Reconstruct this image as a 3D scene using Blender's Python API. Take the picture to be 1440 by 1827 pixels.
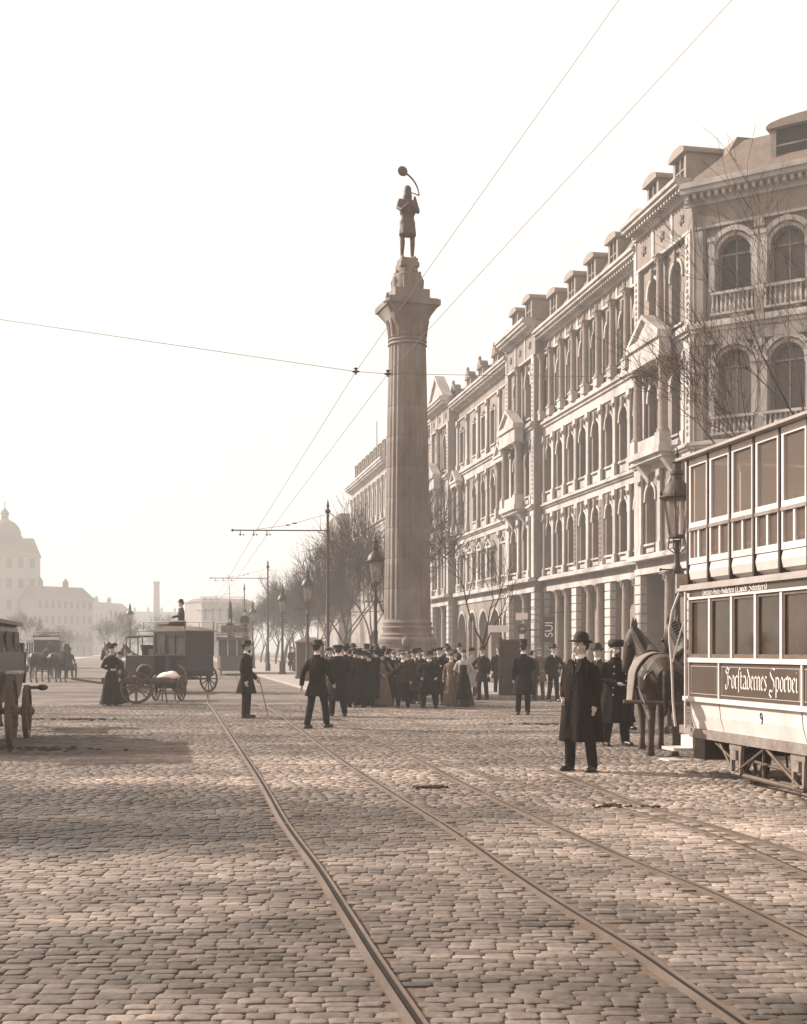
import bpy, math, random
import numpy as np
from mathutils import Vector, Matrix, noise
R=math.radians
random.seed(7)
for o in list(bpy.data.objects): bpy.data.objects.remove(o)
SC=bpy.context.scene
COL=SC.collection
# ---------------------------------------------------------------- camera
F=2200.0; HZ=1160.0; EYE=1.66; VPX=288.0
cam=bpy.data.cameras.new('camera'); camo=bpy.data.objects.new('camera',cam); COL.objects.link(camo)
camo.location=(0,0,EYE); camo.rotation_euler=(R(90),0,0)
cam.sensor_fit='AUTO'; cam.sensor_width=36; cam.lens=36*F/1827; cam.shift_y=(HZ-913.5)/1827
cam.clip_start=.1; cam.clip_end=5000
SC.camera=camo
# ---------------------------------------------------------------- sky, sun, exposure
HAZE=0.0017
SUN_AZ=-66.0; SUN_EL=30.0
w=bpy.data.worlds.new('World'); SC.world=w; w.use_nodes=True
nt=w.node_tree; nt.nodes.clear()
sky=nt.nodes.new('ShaderNodeTexSky'); sky.sky_type='NISHITA'; sky.sun_disc=False
sky.sun_elevation=R(SUN_EL); sky.sun_rotation=R(SUN_AZ); sky.air_density=1.5; sky.dust_density=3.0
bw=nt.nodes.new('ShaderNodeRGBToBW'); nt.links.new(sky.outputs[0],bw.inputs[0])
mr=nt.nodes.new('ShaderNodeMapRange'); mr.inputs[1].default_value=1.1; mr.inputs[2].default_value=2.4
mr.inputs[3].default_value=1.2; mr.inputs[4].default_value=5.0; nt.links.new(bw.outputs[0],mr.inputs[0])
sc_=nt.nodes.new('ShaderNodeVectorMath'); sc_.operation='SCALE'; sc_.inputs[0].default_value=(1.13,1.02,.95)
nt.links.new(mr.outputs[0],sc_.inputs[3])
bg=nt.nodes.new('ShaderNodeBackground'); bg.inputs[1].default_value=0.12
nt.links.new(sc_.outputs[0],bg.inputs[0])
ow=nt.nodes.new('ShaderNodeOutputWorld'); nt.links.new(bg.outputs[0],ow.inputs[0])
sl=bpy.data.lights.new('sun','SUN'); sl.energy=5.0; sl.angle=R(.6); sl.color=(1,.955,.89)
so=bpy.data.objects.new('sun',sl); COL.objects.link(so)
_sd=Vector((math.sin(R(SUN_AZ))*math.cos(R(SUN_EL)),math.cos(R(SUN_AZ))*math.cos(R(SUN_EL)),math.sin(R(SUN_EL))))
so.rotation_euler=(-_sd).to_track_quat('-Z','Y').to_euler(); so.location=(-30,20,40)
SC.view_settings.view_transform='Standard'; SC.view_settings.look='None'
SC.view_settings.exposure=0.82; SC.view_settings.gamma=1; SC.view_settings.use_curve_mapping=False
SC.cycles.use_denoising=True; SC.cycles.max_bounces=4; SC.cycles.diffuse_bounces=2; SC.cycles.glossy_bounces=2
SC.cycles.transmission_bounces=3; SC.cycles.volume_bounces=0; SC.cycles.transparent_max_bounces=6
# ---------------------------------------------------------------- helpers
def G(px,py):
    d=F*EYE/(py-HZ); return Vector(((px-720)/F*d,d,0))
def P(px,py,d): return Vector(((px-720)/F*d,d,EYE+(HZ-py)/F*d))
STREET=math.atan2(1.0,(VPX-720)/F)       # direction of the street, angle from +X
U=Vector((math.cos(STREET),math.sin(STREET),0)); N=Vector((-U.y,U.x,0))
def tint(v,k=1.0):
    a=(.14+.50*max(0,(.33-v)/.33)**1.3)*k
    return (v*(1+.85*a),v*(1-.16*a),v*(1-.80*a),1)
MATS={}
def mat(name,v,rough=.8,var=.25,scale=4.0,bump=.0,bscale=None,metal=0,spec=.3,k=1.0,stretch=(1,1,1),coords='Object',dirt=0):
    key=(name,)
    if key in MATS: return MATS[key]
    m=bpy.data.materials.new(name); m.use_nodes=True; t=m.node_tree; b=t.nodes['Principled BSDF']
    b.inputs['Roughness'].default_value=rough; b.inputs['Metallic'].default_value=metal
    b.inputs['Specular IOR Level'].default_value=spec
    tc=t.nodes.new('ShaderNodeTexCoord'); mp=t.nodes.new('ShaderNodeMapping'); mp.inputs['Scale'].default_value=stretch
    t.links.new(tc.outputs[coords],mp.inputs[0])
    nz=t.nodes.new('ShaderNodeTexNoise'); nz.inputs['Scale'].default_value=scale; nz.inputs['Detail'].default_value=6; nz.inputs['Roughness'].default_value=.65
    t.links.new(mp.outputs[0],nz.inputs['Vector'])
    rp=t.nodes.new('ShaderNodeValToRGB'); e=rp.color_ramp.elements
    e[0].position=.3; e[0].color=tint(v*(1-var),k); e[1].position=.7; e[1].color=tint(v*(1+var*.6),k)
    t.links.new(nz.outputs[0],rp.inputs[0]); last=rp.outputs[0]
    if dirt:
        n2=t.nodes.new('ShaderNodeTexNoise'); n2.inputs['Scale'].default_value=.5; n2.inputs['Detail'].default_value=8
        m2=t.nodes.new('ShaderNodeMapping'); m2.inputs['Scale'].default_value=(1.3,1.3,.35); t.links.new(tc.outputs[coords],m2.inputs[0]); t.links.new(m2.outputs[0],n2.inputs['Vector'])
        r2=t.nodes.new('ShaderNodeValToRGB'); r2.color_ramp.elements[0].position=.35; r2.color_ramp.elements[1].position=.62
        r2.color_ramp.elements[0].color=(1-dirt,)*3+(1,); t.links.new(n2.outputs[0],r2.inputs[0])
        mx=t.nodes.new('ShaderNodeMix'); mx.data_type='RGBA'; mx.blend_type='MULTIPLY'; mx.inputs[0].default_value=1
        t.links.new(last,mx.inputs[6]); t.links.new(r2.outputs[0],mx.inputs[7]); last=mx.outputs[2]
    t.links.new(last,b.inputs['Base Color'])
    if bump:
        bn=t.nodes.new('ShaderNodeTexNoise'); bn.inputs['Scale'].default_value=bscale or scale*3; bn.inputs['Detail'].default_value=5
        t.links.new(mp.outputs[0],bn.inputs['Vector'])
        bp=t.nodes.new('ShaderNodeBump'); bp.inputs['Strength'].default_value=bump; bp.inputs['Distance'].default_value=.03
        t.links.new(bn.outputs[0],bp.inputs['Height']); t.links.new(bp.outputs[0],b.inputs['Normal'])
    MATS[key]=m; return m
STONE=mat('facade_render',.22,.85,.22,1.2,.3,6,dirt=.35)
STONE2=mat('facade_sandstone',.3,.9,.3,2.5,.5,10,dirt=.3)
TRIM=mat('facade_trim',.46,.85,.22,2.2,.3,12,dirt=.42)
ORN=mat('carved_relief',.2,.9,.45,9,1.0,9)
COLM=mat('facade_column',.2,.8,.25,3,.3,9)
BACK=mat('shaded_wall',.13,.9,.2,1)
GLASSM=mat('window_glass',.012,.3,.5,.8,0,spec=.25)
GLASSC=mat('window_glass_curtained',.16,.35,.5,3,0,spec=.3,stretch=(4,4,.6))
GLASSD=mat('window_glass_dull',.05,.3,.5,1.5,0,spec=.4)
SASH=mat('window_sash',.22,.7,.2,3)
SLATE=mat('roof_slate',.15,.75,.3,3,.4,12)
ZINC=mat('dormer_zinc',.2,.7,.2,2)
IRON=mat('cast_iron',.035,.5,.3,12,.2,30,spec=.4)
WIRE=mat('wire_metal',.12,.5,.1,4)
BARK=mat('bark',.055,.95,.35,6,.5,20)
SKIN=mat('skin',.42,.6,.06,8,k=1.6)
DARKCLOTH=mat('dark_wool',.013,.95,.5,6,1.0,9,stretch=(2.2,2.2,.35),spec=.1)
MIDCLOTH=mat('brown_wool',.032,.95,.35,7,.5,14,stretch=(1.6,1.6,.5),spec=.1)
GREYCLOTH=mat('grey_cloth',.13,.95,.3,7,.5,14,stretch=(1.6,1.6,.5),spec=.1)
LIGHTCLOTH=mat('pale_cloth',.38,.9,.2,8,.4,14,stretch=(1.6,1.6,.5))
BLACK=mat('black_felt',.015,.75,.4,20,.2,40)
LEATHER=mat('black_leather',.02,.4,.4,15,spec=.4)
LINEN=mat('white_linen',.75,.8,.05,8)
HAIR=mat('hair',.03,.7,.3,20,.4,60)
CLOTHS={'d':DARKCLOTH,'m':MIDCLOTH,'g':GREYCLOTH,'l':LIGHTCLOTH}

def link(o,parent=None):
    COL.objects.link(o)
    if parent is not None: o.parent=parent
    return o
def thing(name,label,cat,loc=(0,0,0),rz=0,group=None):
    o=bpy.data.objects.new(name,None); o.empty_display_size=.3; COL.objects.link(o)
    o.location=loc; o.rotation_euler=(0,0,rz); o['label']=label; o['category']=cat
    if group: o['group']=group
    return o
def tag(o,label,cat,group=None):
    o['label']=label; o['category']=cat
    if group: o['group']=group
    return o
def copy_tree(o,parent=None):
    c=o.copy(); COL.objects.link(c)
    if parent is not None: c.parent=parent
    for ch in o.children: copy_tree(ch,c)
    return c
class MB:
    def __init__(s): s.v=[]; s.f=[]
    def add(s,vs,fs):
        b=len(s.v); s.v.extend([tuple(p) for p in vs]); s.f.extend([tuple(i+b for i in f) for f in fs])
    def box(s,x0,x1,y0,y1,z0,z1):
        if x0>x1:x0,x1=x1,x0
        if y0>y1:y0,y1=y1,y0
        if z0>z1:z0,z1=z1,z0
        s.add([(x0,y0,z0),(x1,y0,z0),(x1,y1,z0),(x0,y1,z0),(x0,y0,z1),(x1,y0,z1),(x1,y1,z1),(x0,y1,z1)],
              [(0,3,2,1),(4,5,6,7),(0,1,5,4),(1,2,6,5),(2,3,7,6),(3,0,4,7)])
    def frust(s,x0,x1,y0,y1,z0,X0,X1,Y0,Y1,z1):
        s.add([(x0,y0,z0),(x1,y0,z0),(x1,y1,z0),(x0,y1,z0),(X0,Y0,z1),(X1,Y0,z1),(X1,Y1,z1),(X0,Y1,z1)],
              [(0,3,2,1),(4,5,6,7),(0,1,5,4),(1,2,6,5),(2,3,7,6),(3,0,4,7)])
    def prism(s,poly,axis,a0,a1):
        # poly in the plane across axis; axis 'x': (y,z), 'y': (x,z), 'z': (x,y)
        def mk(p,a):
            return {'x':(a,p[0],p[1]),'y':(p[0],a,p[1]),'z':(p[0],p[1],a)}[axis]
        n=len(poly); vs=[mk(p,a0) for p in poly]+[mk(p,a1) for p in poly]
        fs=[tuple(range(n)),tuple(range(2*n-1,n-1,-1))]+[(i,i+n,(i+1)%n+n,(i+1)%n) for i in range(n)]
        s.add(vs,fs)
    def lathe(s,prof,n=16,c=(0,0,0),flute=0,nf=0,cap=True):
        vs=[];fs=[]
        for (r,z) in prof:
            for i in range(n):
                a=2*math.pi*i/n; rr=r*(1-(flute*(.5-.5*math.cos(a*nf)) if nf else 0))
                vs.append((c[0]+rr*math.cos(a),c[1]+rr*math.sin(a),c[2]+z))
        m=len(prof)
        for j in range(m-1):
            for i in range(n):
                k=(i+1)%n; fs.append((j*n+i,j*n+k,(j+1)*n+k,(j+1)*n+i))
        if cap: fs.append(tuple(range(n-1,-1,-1))); fs.append(tuple((m-1)*n+i for i in range(n)))
        s.add(vs,fs)
    def tube(s,pts,rad,n=8,cap=True,sq=None):
        pts=[Vector(p) for p in pts]
        if isinstance(rad,(int,float)): rad=[rad]*len(pts)
        t=(pts[1]-pts[0]).normalized()
        ref=Vector((0,0,1)) if abs(t.z)<.9 else Vector((0,1,0))
        a=t.cross(ref).normalized(); vs=[];fs=[]
        for j,p in enumerate(pts):
            if j==0: t=(pts[1]-pts[0])
            elif j==len(pts)-1: t=(pts[-1]-pts[-2])
            else: t=(pts[j+1]-pts[j-1])
            t=t.normalized() if t.length>1e-9 else Vector((0,0,1))
            a=(a-t*a.dot(t)); a=a.normalized() if a.length>1e-6 else t.orthogonal().normalized()
            b=t.cross(a)
            rr=rad[j]; ra,rb=(rr if isinstance(rr,tuple) else (rr,rr))
            for i in range(n):
                q=2*math.pi*i/n; v=p+a*(ra*math.cos(q))+b*(rb*math.sin(q)); vs.append(tuple(v))
        m=len(pts)
        for j in range(m-1):
            for i in range(n):
                k=(i+1)%n; fs.append((j*n+i,j*n+k,(j+1)*n+k,(j+1)*n+i))
        if cap: fs.append(tuple(range(n-1,-1,-1))); fs.append(tuple((m-1)*n+i for i in range(n)))
        s.add(vs,fs)
    def cap_tube(s,pts,rad,n=10):
        # tube with rounded ends
        pts=[Vector(p) for p in pts]
        if isinstance(rad,(int,float)): rad=[rad]*len(pts)
        d0=(pts[0]-pts[1]).normalized(); d1=(pts[-1]-pts[-2]).normalized()
        p2=[pts[0]+d0*rad[0]*.9,pts[0]+d0*rad[0]*.6]+pts+[pts[-1]+d1*rad[-1]*.6,pts[-1]+d1*rad[-1]*.9]
        r2=[rad[0]*.35,rad[0]*.78]+list(rad)+[rad[-1]*.78,rad[-1]*.35]
        s.tube(p2,r2,n)
    def ell(s,c,rx,ry,rz,n=12,m=8,rot=None):
        vs=[];fs=[]
        M=rot or Matrix.Identity(3); c=Vector(c)
        vs.append(tuple(c+M@Vector((0,0,-rz))))
        for j in range(1,m):
            ph=-math.pi/2+math.pi*j/m
            for i in range(n):
                a=2*math.pi*i/n
                vs.append(tuple(c+M@Vector((rx*math.cos(ph)*math.cos(a),ry*math.cos(ph)*math.sin(a),rz*math.sin(ph)))))
        vs.append(tuple(c+M@Vector((0,0,rz)))); L=len(vs)-1
        for i in range(n): fs.append((0,1+(i+1)%n,1+i))
        for j in range(m-2):
            for i in range(n):
                k=(i+1)%n; fs.append((1+j*n+i,1+j*n+k,1+(j+1)*n+k,1+(j+1)*n+i))
        for i in range(n): fs.append((L,1+(m-2)*n+i,1+(m-2)*n+(i+1)%n))
        s.add(vs,fs)
    def loft(s,rings,n=24,fold=0,nf=9,ph=0,cap=True):
        # rings: (cx,cy,z,rx,ry[,foldamp])
        vs=[];fs=[]
        for r in rings:
            am=r[5] if len(r)>5 else 0
            for i in range(n):
                a=2*math.pi*i/n; k=1+am*(math.sin(a*nf+ph)*.6+math.sin(a*(nf*.5+1.5)+ph*2)*.4)
                vs.append((r[0]+r[3]*k*math.cos(a),r[1]+r[4]*k*math.sin(a),r[2]))
        m=len(rings)
        for j in range(m-1):
            for i in range(n):
                k=(i+1)%n; fs.append((j*n+i,(j+1)*n+i,(j+1)*n+k,j*n+k))
        if cap: fs.append(tuple(range(n))); fs.append(tuple((m-1)*n+i for i in range(n-1,-1,-1)))
        s.add(vs,fs)
    def xf(s,M):
        s.v=[tuple(M@Vector(p)) for p in s.v]; return s
    def merge(s,o,M=None):
        s.add([tuple(M@Vector(p)) for p in o.v] if M is not None else o.v,o.f)
    def mesh(s,name,m,smooth=None):
        me=bpy.data.meshes.new(name); me.from_pydata(s.v,[],s.f); me.materials.append(m)
        if smooth is not None:
            me.polygons.foreach_set('use_smooth',[True]*len(me.polygons)); me.set_sharp_from_angle(angle=R(smooth))
        me.update(); return me
    def build(s,name,m,parent=None,smooth=None,loc=None,rz=None):
        o=bpy.data.objects.new(name,s.mesh(name,m,smooth)); link(o,parent)
        if loc is not None: o.location=loc
        if rz is not None: o.rotation_euler=(0,0,rz)
        return o
PEND=[]
def blob(mb,name,m,parent,voxel,smooth=2):
    o=mb.build(name,m,parent)
    md=o.modifiers.new('remesh','REMESH'); md.mode='VOXEL'; md.voxel_size=voxel; md.use_smooth_shade=True
    if smooth:
        sm=o.modifiers.new('smooth','SMOOTH'); sm.factor=.5; sm.iterations=smooth
    PEND.append(o); return o
def finish_blobs():
    dg=bpy.context.evaluated_depsgraph_get(); dg.update()
    new=[(o,bpy.data.meshes.new_from_object(o.evaluated_get(dg))) for o in PEND]
    for o,me in new:
        old=o.data; o.modifiers.clear(); me.name=old.name; o.data=me
        me.polygons.foreach_set('use_smooth',[True]*len(me.polygons)); me.update()
    PEND.clear()
def textmesh(s,size,name,m,parent,loc,rot,extr=.004,sx=1.0):
    c=bpy.data.curves.new(name,'FONT'); c.body=s; c.size=size; c.extrude=extr; c.align_x='CENTER'; c.align_y='CENTER'
    o=bpy.data.objects.new(name,c); COL.objects.link(o)
    dg=bpy.context.evaluated_depsgraph_get(); me=bpy.data.meshes.new_from_object(o.evaluated_get(dg))
    bpy.data.objects.remove(o); me.name=name; me.materials.clear(); me.materials.append(m)
    o=bpy.data.objects.new(name,me); link(o,parent); o.location=loc; o.rotation_euler=rot; o.scale=(sx,1,1); return o
# ================================================================ GROUND
def ground_material(name,brick):
    m=bpy.data.materials.new(name); m.use_nodes=True; t=m.node_tree; L=t.links; b=t.nodes['Principled BSDF']
    b.inputs['Roughness'].default_value=.75; b.inputs['Specular IOR Level'].default_value=.25
    tc=t.nodes.new('ShaderNodeTexCoord'); ob=tc.outputs['Object']
    def nz(scale,st=(1,1,1),det=6,rough=.6,off=(0,0,0)):
        mp=t.nodes.new('ShaderNodeMapping'); mp.inputs['Scale'].default_value=st; mp.inputs['Location'].default_value=off; L.new(ob,mp.inputs[0])
        n=t.nodes.new('ShaderNodeTexNoise'); n.inputs['Scale'].default_value=scale; n.inputs['Detail'].default_value=det; n.inputs['Roughness'].default_value=rough
        L.new(mp.outputs[0],n.inputs['Vector']); return n.outputs[0]
    def ramp(x,a,b_,ca,cb):
        r=t.nodes.new('ShaderNodeValToRGB'); e=r.color_ramp.elements; e[0].position=a;e[1].position=b_;e[0].color=ca;e[1].color=cb; L.new(x,r.inputs[0]); return r.outputs[0]
    def mul(a,c,f=1):
        mx=t.nodes.new('ShaderNodeMix'); mx.data_type='RGBA'; mx.blend_type='MULTIPLY'; mx.inputs[0].default_value=f; L.new(a,mx.inputs[6]); L.new(c,mx.inputs[7]); return mx.outputs[2]
    g=lambda v:(v,v,v,1)
    base=ramp(nz(14,det=6,rough=.7),.3,.7,tint(.14),tint(.25))
    # soft shadow bands painted into the tone as noise streaks across the street
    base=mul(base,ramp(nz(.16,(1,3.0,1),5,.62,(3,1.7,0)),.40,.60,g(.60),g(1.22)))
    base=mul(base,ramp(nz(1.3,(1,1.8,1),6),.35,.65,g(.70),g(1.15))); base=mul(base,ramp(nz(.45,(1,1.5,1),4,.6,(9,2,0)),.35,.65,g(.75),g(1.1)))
    # broad soft shadows and lit ground painted into the colour, outlines warped by noise
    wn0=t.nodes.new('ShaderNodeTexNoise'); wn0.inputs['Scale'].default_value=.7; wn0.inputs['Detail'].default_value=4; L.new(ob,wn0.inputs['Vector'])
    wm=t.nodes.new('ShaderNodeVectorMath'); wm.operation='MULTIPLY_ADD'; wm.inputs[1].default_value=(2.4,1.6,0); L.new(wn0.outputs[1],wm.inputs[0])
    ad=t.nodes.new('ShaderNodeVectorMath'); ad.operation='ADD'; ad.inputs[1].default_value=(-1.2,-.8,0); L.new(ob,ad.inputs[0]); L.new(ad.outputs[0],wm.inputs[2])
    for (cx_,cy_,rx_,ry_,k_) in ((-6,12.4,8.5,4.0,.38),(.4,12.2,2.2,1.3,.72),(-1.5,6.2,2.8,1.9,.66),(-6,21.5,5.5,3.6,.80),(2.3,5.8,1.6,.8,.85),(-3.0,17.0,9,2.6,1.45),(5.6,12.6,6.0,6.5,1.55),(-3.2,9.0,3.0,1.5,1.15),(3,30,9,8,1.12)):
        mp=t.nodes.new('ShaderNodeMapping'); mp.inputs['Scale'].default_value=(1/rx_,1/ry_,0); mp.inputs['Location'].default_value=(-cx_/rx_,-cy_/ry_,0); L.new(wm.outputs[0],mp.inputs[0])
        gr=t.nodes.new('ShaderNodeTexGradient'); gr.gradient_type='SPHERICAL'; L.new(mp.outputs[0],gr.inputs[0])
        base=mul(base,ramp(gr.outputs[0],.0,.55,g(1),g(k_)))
    if brick:
        bt=t.nodes.new('ShaderNodeTexBrick'); bt.offset=.5; bt.inputs['Scale'].default_value=1
        bt.inputs['Brick Width'].default_value=.17; bt.inputs['Row Height'].default_value=.103
        bt.inputs['Mortar Size'].default_value=.018; bt.inputs['Mortar Smooth'].default_value=.6
        bt.inputs['Color1'].default_value=g(.72); bt.inputs['Color2'].default_value=g(1.08); bt.inputs['Mortar'].default_value=g(.5)
        wp=t.nodes.new('ShaderNodeVectorMath'); wp.operation='ADD'
        wn=t.nodes.new('ShaderNodeTexNoise'); wn.inputs['Scale'].default_value=1.5; L.new(ob,wn.inputs['Vector'])
        ws=t.nodes.new('ShaderNodeVectorMath'); ws.operation='SCALE'; ws.inputs[3].default_value=.12; L.new(wn.outputs[1],ws.inputs[0])
        L.new(ob,wp.inputs[0]); L.new(ws.outputs[0],wp.inputs[1]); L.new(wp.outputs[0],bt.inputs['Vector'])
        base=mul(base,bt.outputs[0],.6)
        bp=t.nodes.new('ShaderNodeBump'); bp.inputs['Strength'].default_value=.6; bp.inputs['Distance'].default_value=.02; bp.invert=True
        L.new(bt.outputs[1],bp.inputs['Height']); 
        b2=t.nodes.new('ShaderNodeBump'); b2.inputs['Strength'].default_value=.7; b2.inputs['Distance'].default_value=.05
        L.new(nz(5,det=5),b2.inputs['Height']); L.new(bp.outputs[0],b2.inputs['Normal']); L.new(b2.outputs[0],b.inputs['Normal'])
    else:
        at=t.nodes.new('ShaderNodeAttribute'); at.attribute_name='tone'; base=mul(base,at.outputs['Color'])
        b2=t.nodes.new('ShaderNodeBump'); b2.inputs['Strength'].default_value=.5; b2.inputs['Distance'].default_value=.01
        L.new(nz(35,det=5),b2.inputs['Height']); L.new(b2.outputs[0],b.inputs['Normal'])
    L.new(base,b.inputs['Base Color']); return m
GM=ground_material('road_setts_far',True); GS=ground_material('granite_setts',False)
SAND=mat('joint_sand',.10,.95,.3,20)
def struct(o): o['kind']='structure'; return o
YSPLIT=38.0
m=MB(); nx=1280
m.add([(-nx,YSPLIT-.15,0),(nx,YSPLIT-.15,0),(nx,1285,0),(-nx,1285,0),(-nx,-22,0),(-10.6,-22,0),(-15.3,YSPLIT-.15,0),(10.6,-22,0),(nx,-22,0),(15.3,YSPLIT-.15,0)],
      [(0,1,2,3),(4,5,6,0),(7,8,1,9)])
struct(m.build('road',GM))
m=MB(); m.box(-16.2,16.2,-22,YSPLIT+.1,-.3,-.0075); struct(m.build('road_bed',SAND))
# rails: traced on the ground, gauge about 1.43 m
RAILPX={
'A':[(400,1203),(384,1216),(372,1235),(372,1252),(385,1270.5),(452,1373),(506,1466),(565,1548),(617,1630),(668,1712),(740,1820),(800,1910),(880,2030)],
'B':[(420,1203),(424,1222),(446,1248),(494,1271.7),(602,1351),(689,1409),(804,1481),(905.6,1553),(999,1615),(1122,1690.6),(1216,1755.6),(1317,1825.6),(1420,1900),(1600,2030)],
'C':[(430,1203),(470,1222),(540,1255),(602,1282.5),(703,1333),(833,1401.7),(978,1470),(1122,1535),(1266.7,1593),(1440,1676),(1700,1800)],
'D':[(445,1203),(520,1226),(620,1256),(689,1271.7),(804,1311),(905.6,1347.5),(1014,1387),(1137,1434),(1267,1474),(1440,1528),(1800,1640)],
'E':[(388,1274),(420,1289),(514,1312),(718,1342),(905,1393),(1050,1428),(1194,1467),(1300,1502),(1440,1562),(1800,1720)]}
def spline(pts,step=.25):
    out=[]; P_=[2*pts[0]-pts[1]]+pts+[2*pts[-1]-pts[-2]]
    for i in range(1,len(P_)-2):
        a,b,c,d=P_[i-1:i+3]; n=max(2,int((c-b).length/step))
        for j in range(n):
            t=j/n; out.append(.5*((2*b)+(c-a)*t+(2*a-5*b+4*c-d)*t*t+(-a+3*b-3*c+d)*t**3))
    out.append(pts[-1]); return out
RAILM=mat('worn_rail_steel',.17,.5,.35,3,.15,40,metal=.55,spec=.5,stretch=(1,.3,1))
GROOVE=mat('rail_groove',.012,.9,.3,10)
railpts=[]
for k,px in RAILPX.items():
    pts=[G(*p) for p in px]
    sp=spline(pts); railpts.append(np.array([(p.x,p.y) for p in sp]))
    def strip(mb,o0,o1,z):
        vs=[];fs=[]
        for i,p in enumerate(sp):
            t=(sp[min(i+1,len(sp)-1)]-sp[max(i-1,0)]).normalized(); nn=Vector((-t.y,t.x,0))
            for o_ in (o0,o1):
                q=p+nn*o_; vs.append((q.x,q.y,z)); vs.append((q.x,q.y,z-.03))
        for i in range(len(sp)-1):
            a=i*4; b=a+4
            fs+=[(a,a+2,b+2,b),(a,b,b+1,a+1),(a+2,a+3,b+3,b+2)]
        mb.add(vs,fs)
    thin=k=='E'
    r=MB()
    if thin: strip(r,-.02,.02,.009)
    else: strip(r,-.056,-.014,.014); strip(r,.024,.042,.014)
    ob=r.build('rail',RAILM)
    tag(ob,{'A':'worn steel tram rail in the middle of the foreground, nearest to the left edge','B':'second tram rail from the left, running to the bottom right corner',
      'C':'third tram rail from the left, leaving the frame low at the right','D':'fourth tram rail from the left, passing near the feet of the caped man','E':'thin single crossing rail that cuts between the two tram tracks'}[k],'tram rail','tram rails sunk in the paving')
    r=MB(); 
    if thin: strip(r,.022,.05,.005)
    else: strip(r,-.014,.024,.005)
    r.build('groove',GROOVE,ob)
# real setts in the near field
rng=np.random.default_rng(5)
oct_=np.array([(-1,-.62),(-.72,-1),(.72,-1),(1,-.62),(1,.62),(.72,1),(-.72,1),(-1,.62)])
allr=np.concatenate(railpts); allr=allr[allr[:,1]<YSPLIT+2]
def setts(y0,y1,rings,colr,full=True):
    y=y0; centers=[]
    while y<y1-.05:
        rh=rng.uniform(.072,.098)
        hw=min(10.9,.345*y+3.2) if y<25 else .345*y+2.4
        x=-hw+rng.uniform(0,.15)
        while x<hw:
            wd=rng.uniform(.11,.19); centers.append((x+wd/2,y+rh/2,wd/2,rh/2)); x+=wd
        y+=rh
    C_=np.array(centers)
    C_[:,1]+=.05*np.sin(C_[:,0]*.9+C_[:,1]*.4)+.03*np.sin(C_[:,0]*2.3+1.3*C_[:,1])
    keep=np.ones(len(C_),bool); rr_=allr[(allr[:,1]>y0-1)&(allr[:,1]<y1+1)]
    for i in range(0,len(C_),2000):
        d=np.sqrt(((C_[i:i+2000,None,:2]-rr_[None])**2).sum(2)).min(1)
        keep[i:i+2000]=d>.055+C_[i:i+2000,2]*.62
    C_=C_[keep]; n=len(C_); nr=len(rings); nv=nr*8+1
    zoff=rng.normal(0,.0024,n); tiltx=rng.normal(0,.012,n); tilty=rng.normal(0,.024,n)
    vv=np.zeros((n,nv,3)); jit=rng.normal(0,.04,(n,8,2))
    for ri,(s,z) in enumerate(rings):
        lx=(oct_[None,:,0]+jit[:,:,0])*s*(C_[:,2,None]-.001); ly=(oct_[None,:,1]+jit[:,:,1])*s*(C_[:,3,None]-.001)
        vv[:,ri*8:ri*8+8,0]=C_[:,0,None]+lx; vv[:,ri*8:ri*8+8,1]=C_[:,1,None]+ly
        vv[:,ri*8:ri*8+8,2]=z+zoff[:,None]+lx*tiltx[:,None]+ly*tilty[:,None]
    vv[:,-1,0]=C_[:,0]; vv[:,-1,1]=C_[:,1]; vv[:,-1,2]=rings[-1][1]+.0004+zoff
    f4=[]
    for ri in range(nr-1):
        for i in range(8):
            k=(i+1)%8; f4.append((ri*8+i,ri*8+k,(ri+1)*8+k,(ri+1)*8+i))
    f4=np.array(f4); f3=np.array([((nr-1)*8+i,(nr-1)*8+(i+1)%8,nv-1) for i in range(8)])
    off=(np.arange(n)*nv)[:,None,None]
    Q=(f4[None]+off).reshape(-1,4); Tt=(f3[None]+off).reshape(-1,3)
    me=bpy.data.meshes.new('granite_setts')
    me.vertices.add(n*nv); me.vertices.foreach_set('co',vv.reshape(-1).astype(np.float32))
    loops=np.concatenate([Q.reshape(-1),Tt.reshape(-1)]).astype(np.int32)
    me.loops.add(len(loops)); me.loops.foreach_set('vertex_index',loops)
    nq=len(Q);n3=len(Tt); me.polygons.add(nq+n3)
    me.polygons.foreach_set('loop_start',np.concatenate([np.arange(nq)*4,nq*4+np.arange(n3)*3]).astype(np.int32))
    me.polygons.foreach_set('use_smooth',np.ones(nq+n3,bool)); me.update(); me.validate()
    tone=np.repeat(np.clip(rng.normal(1,.15,n),.5,1.4),nv)
    att=me.color_attributes.new('tone','FLOAT_COLOR','POINT'); ca=np.ones((n*nv,4),np.float32)
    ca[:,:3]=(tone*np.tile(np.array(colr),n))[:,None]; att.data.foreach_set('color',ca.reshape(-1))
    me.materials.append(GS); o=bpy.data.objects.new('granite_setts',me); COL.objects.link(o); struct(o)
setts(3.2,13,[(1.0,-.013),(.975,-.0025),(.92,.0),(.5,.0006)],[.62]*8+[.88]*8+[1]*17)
setts(13,YSPLIT,[(1.0,-.014),(.86,.0005)],[.6]*8+[1.0]*9)
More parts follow.
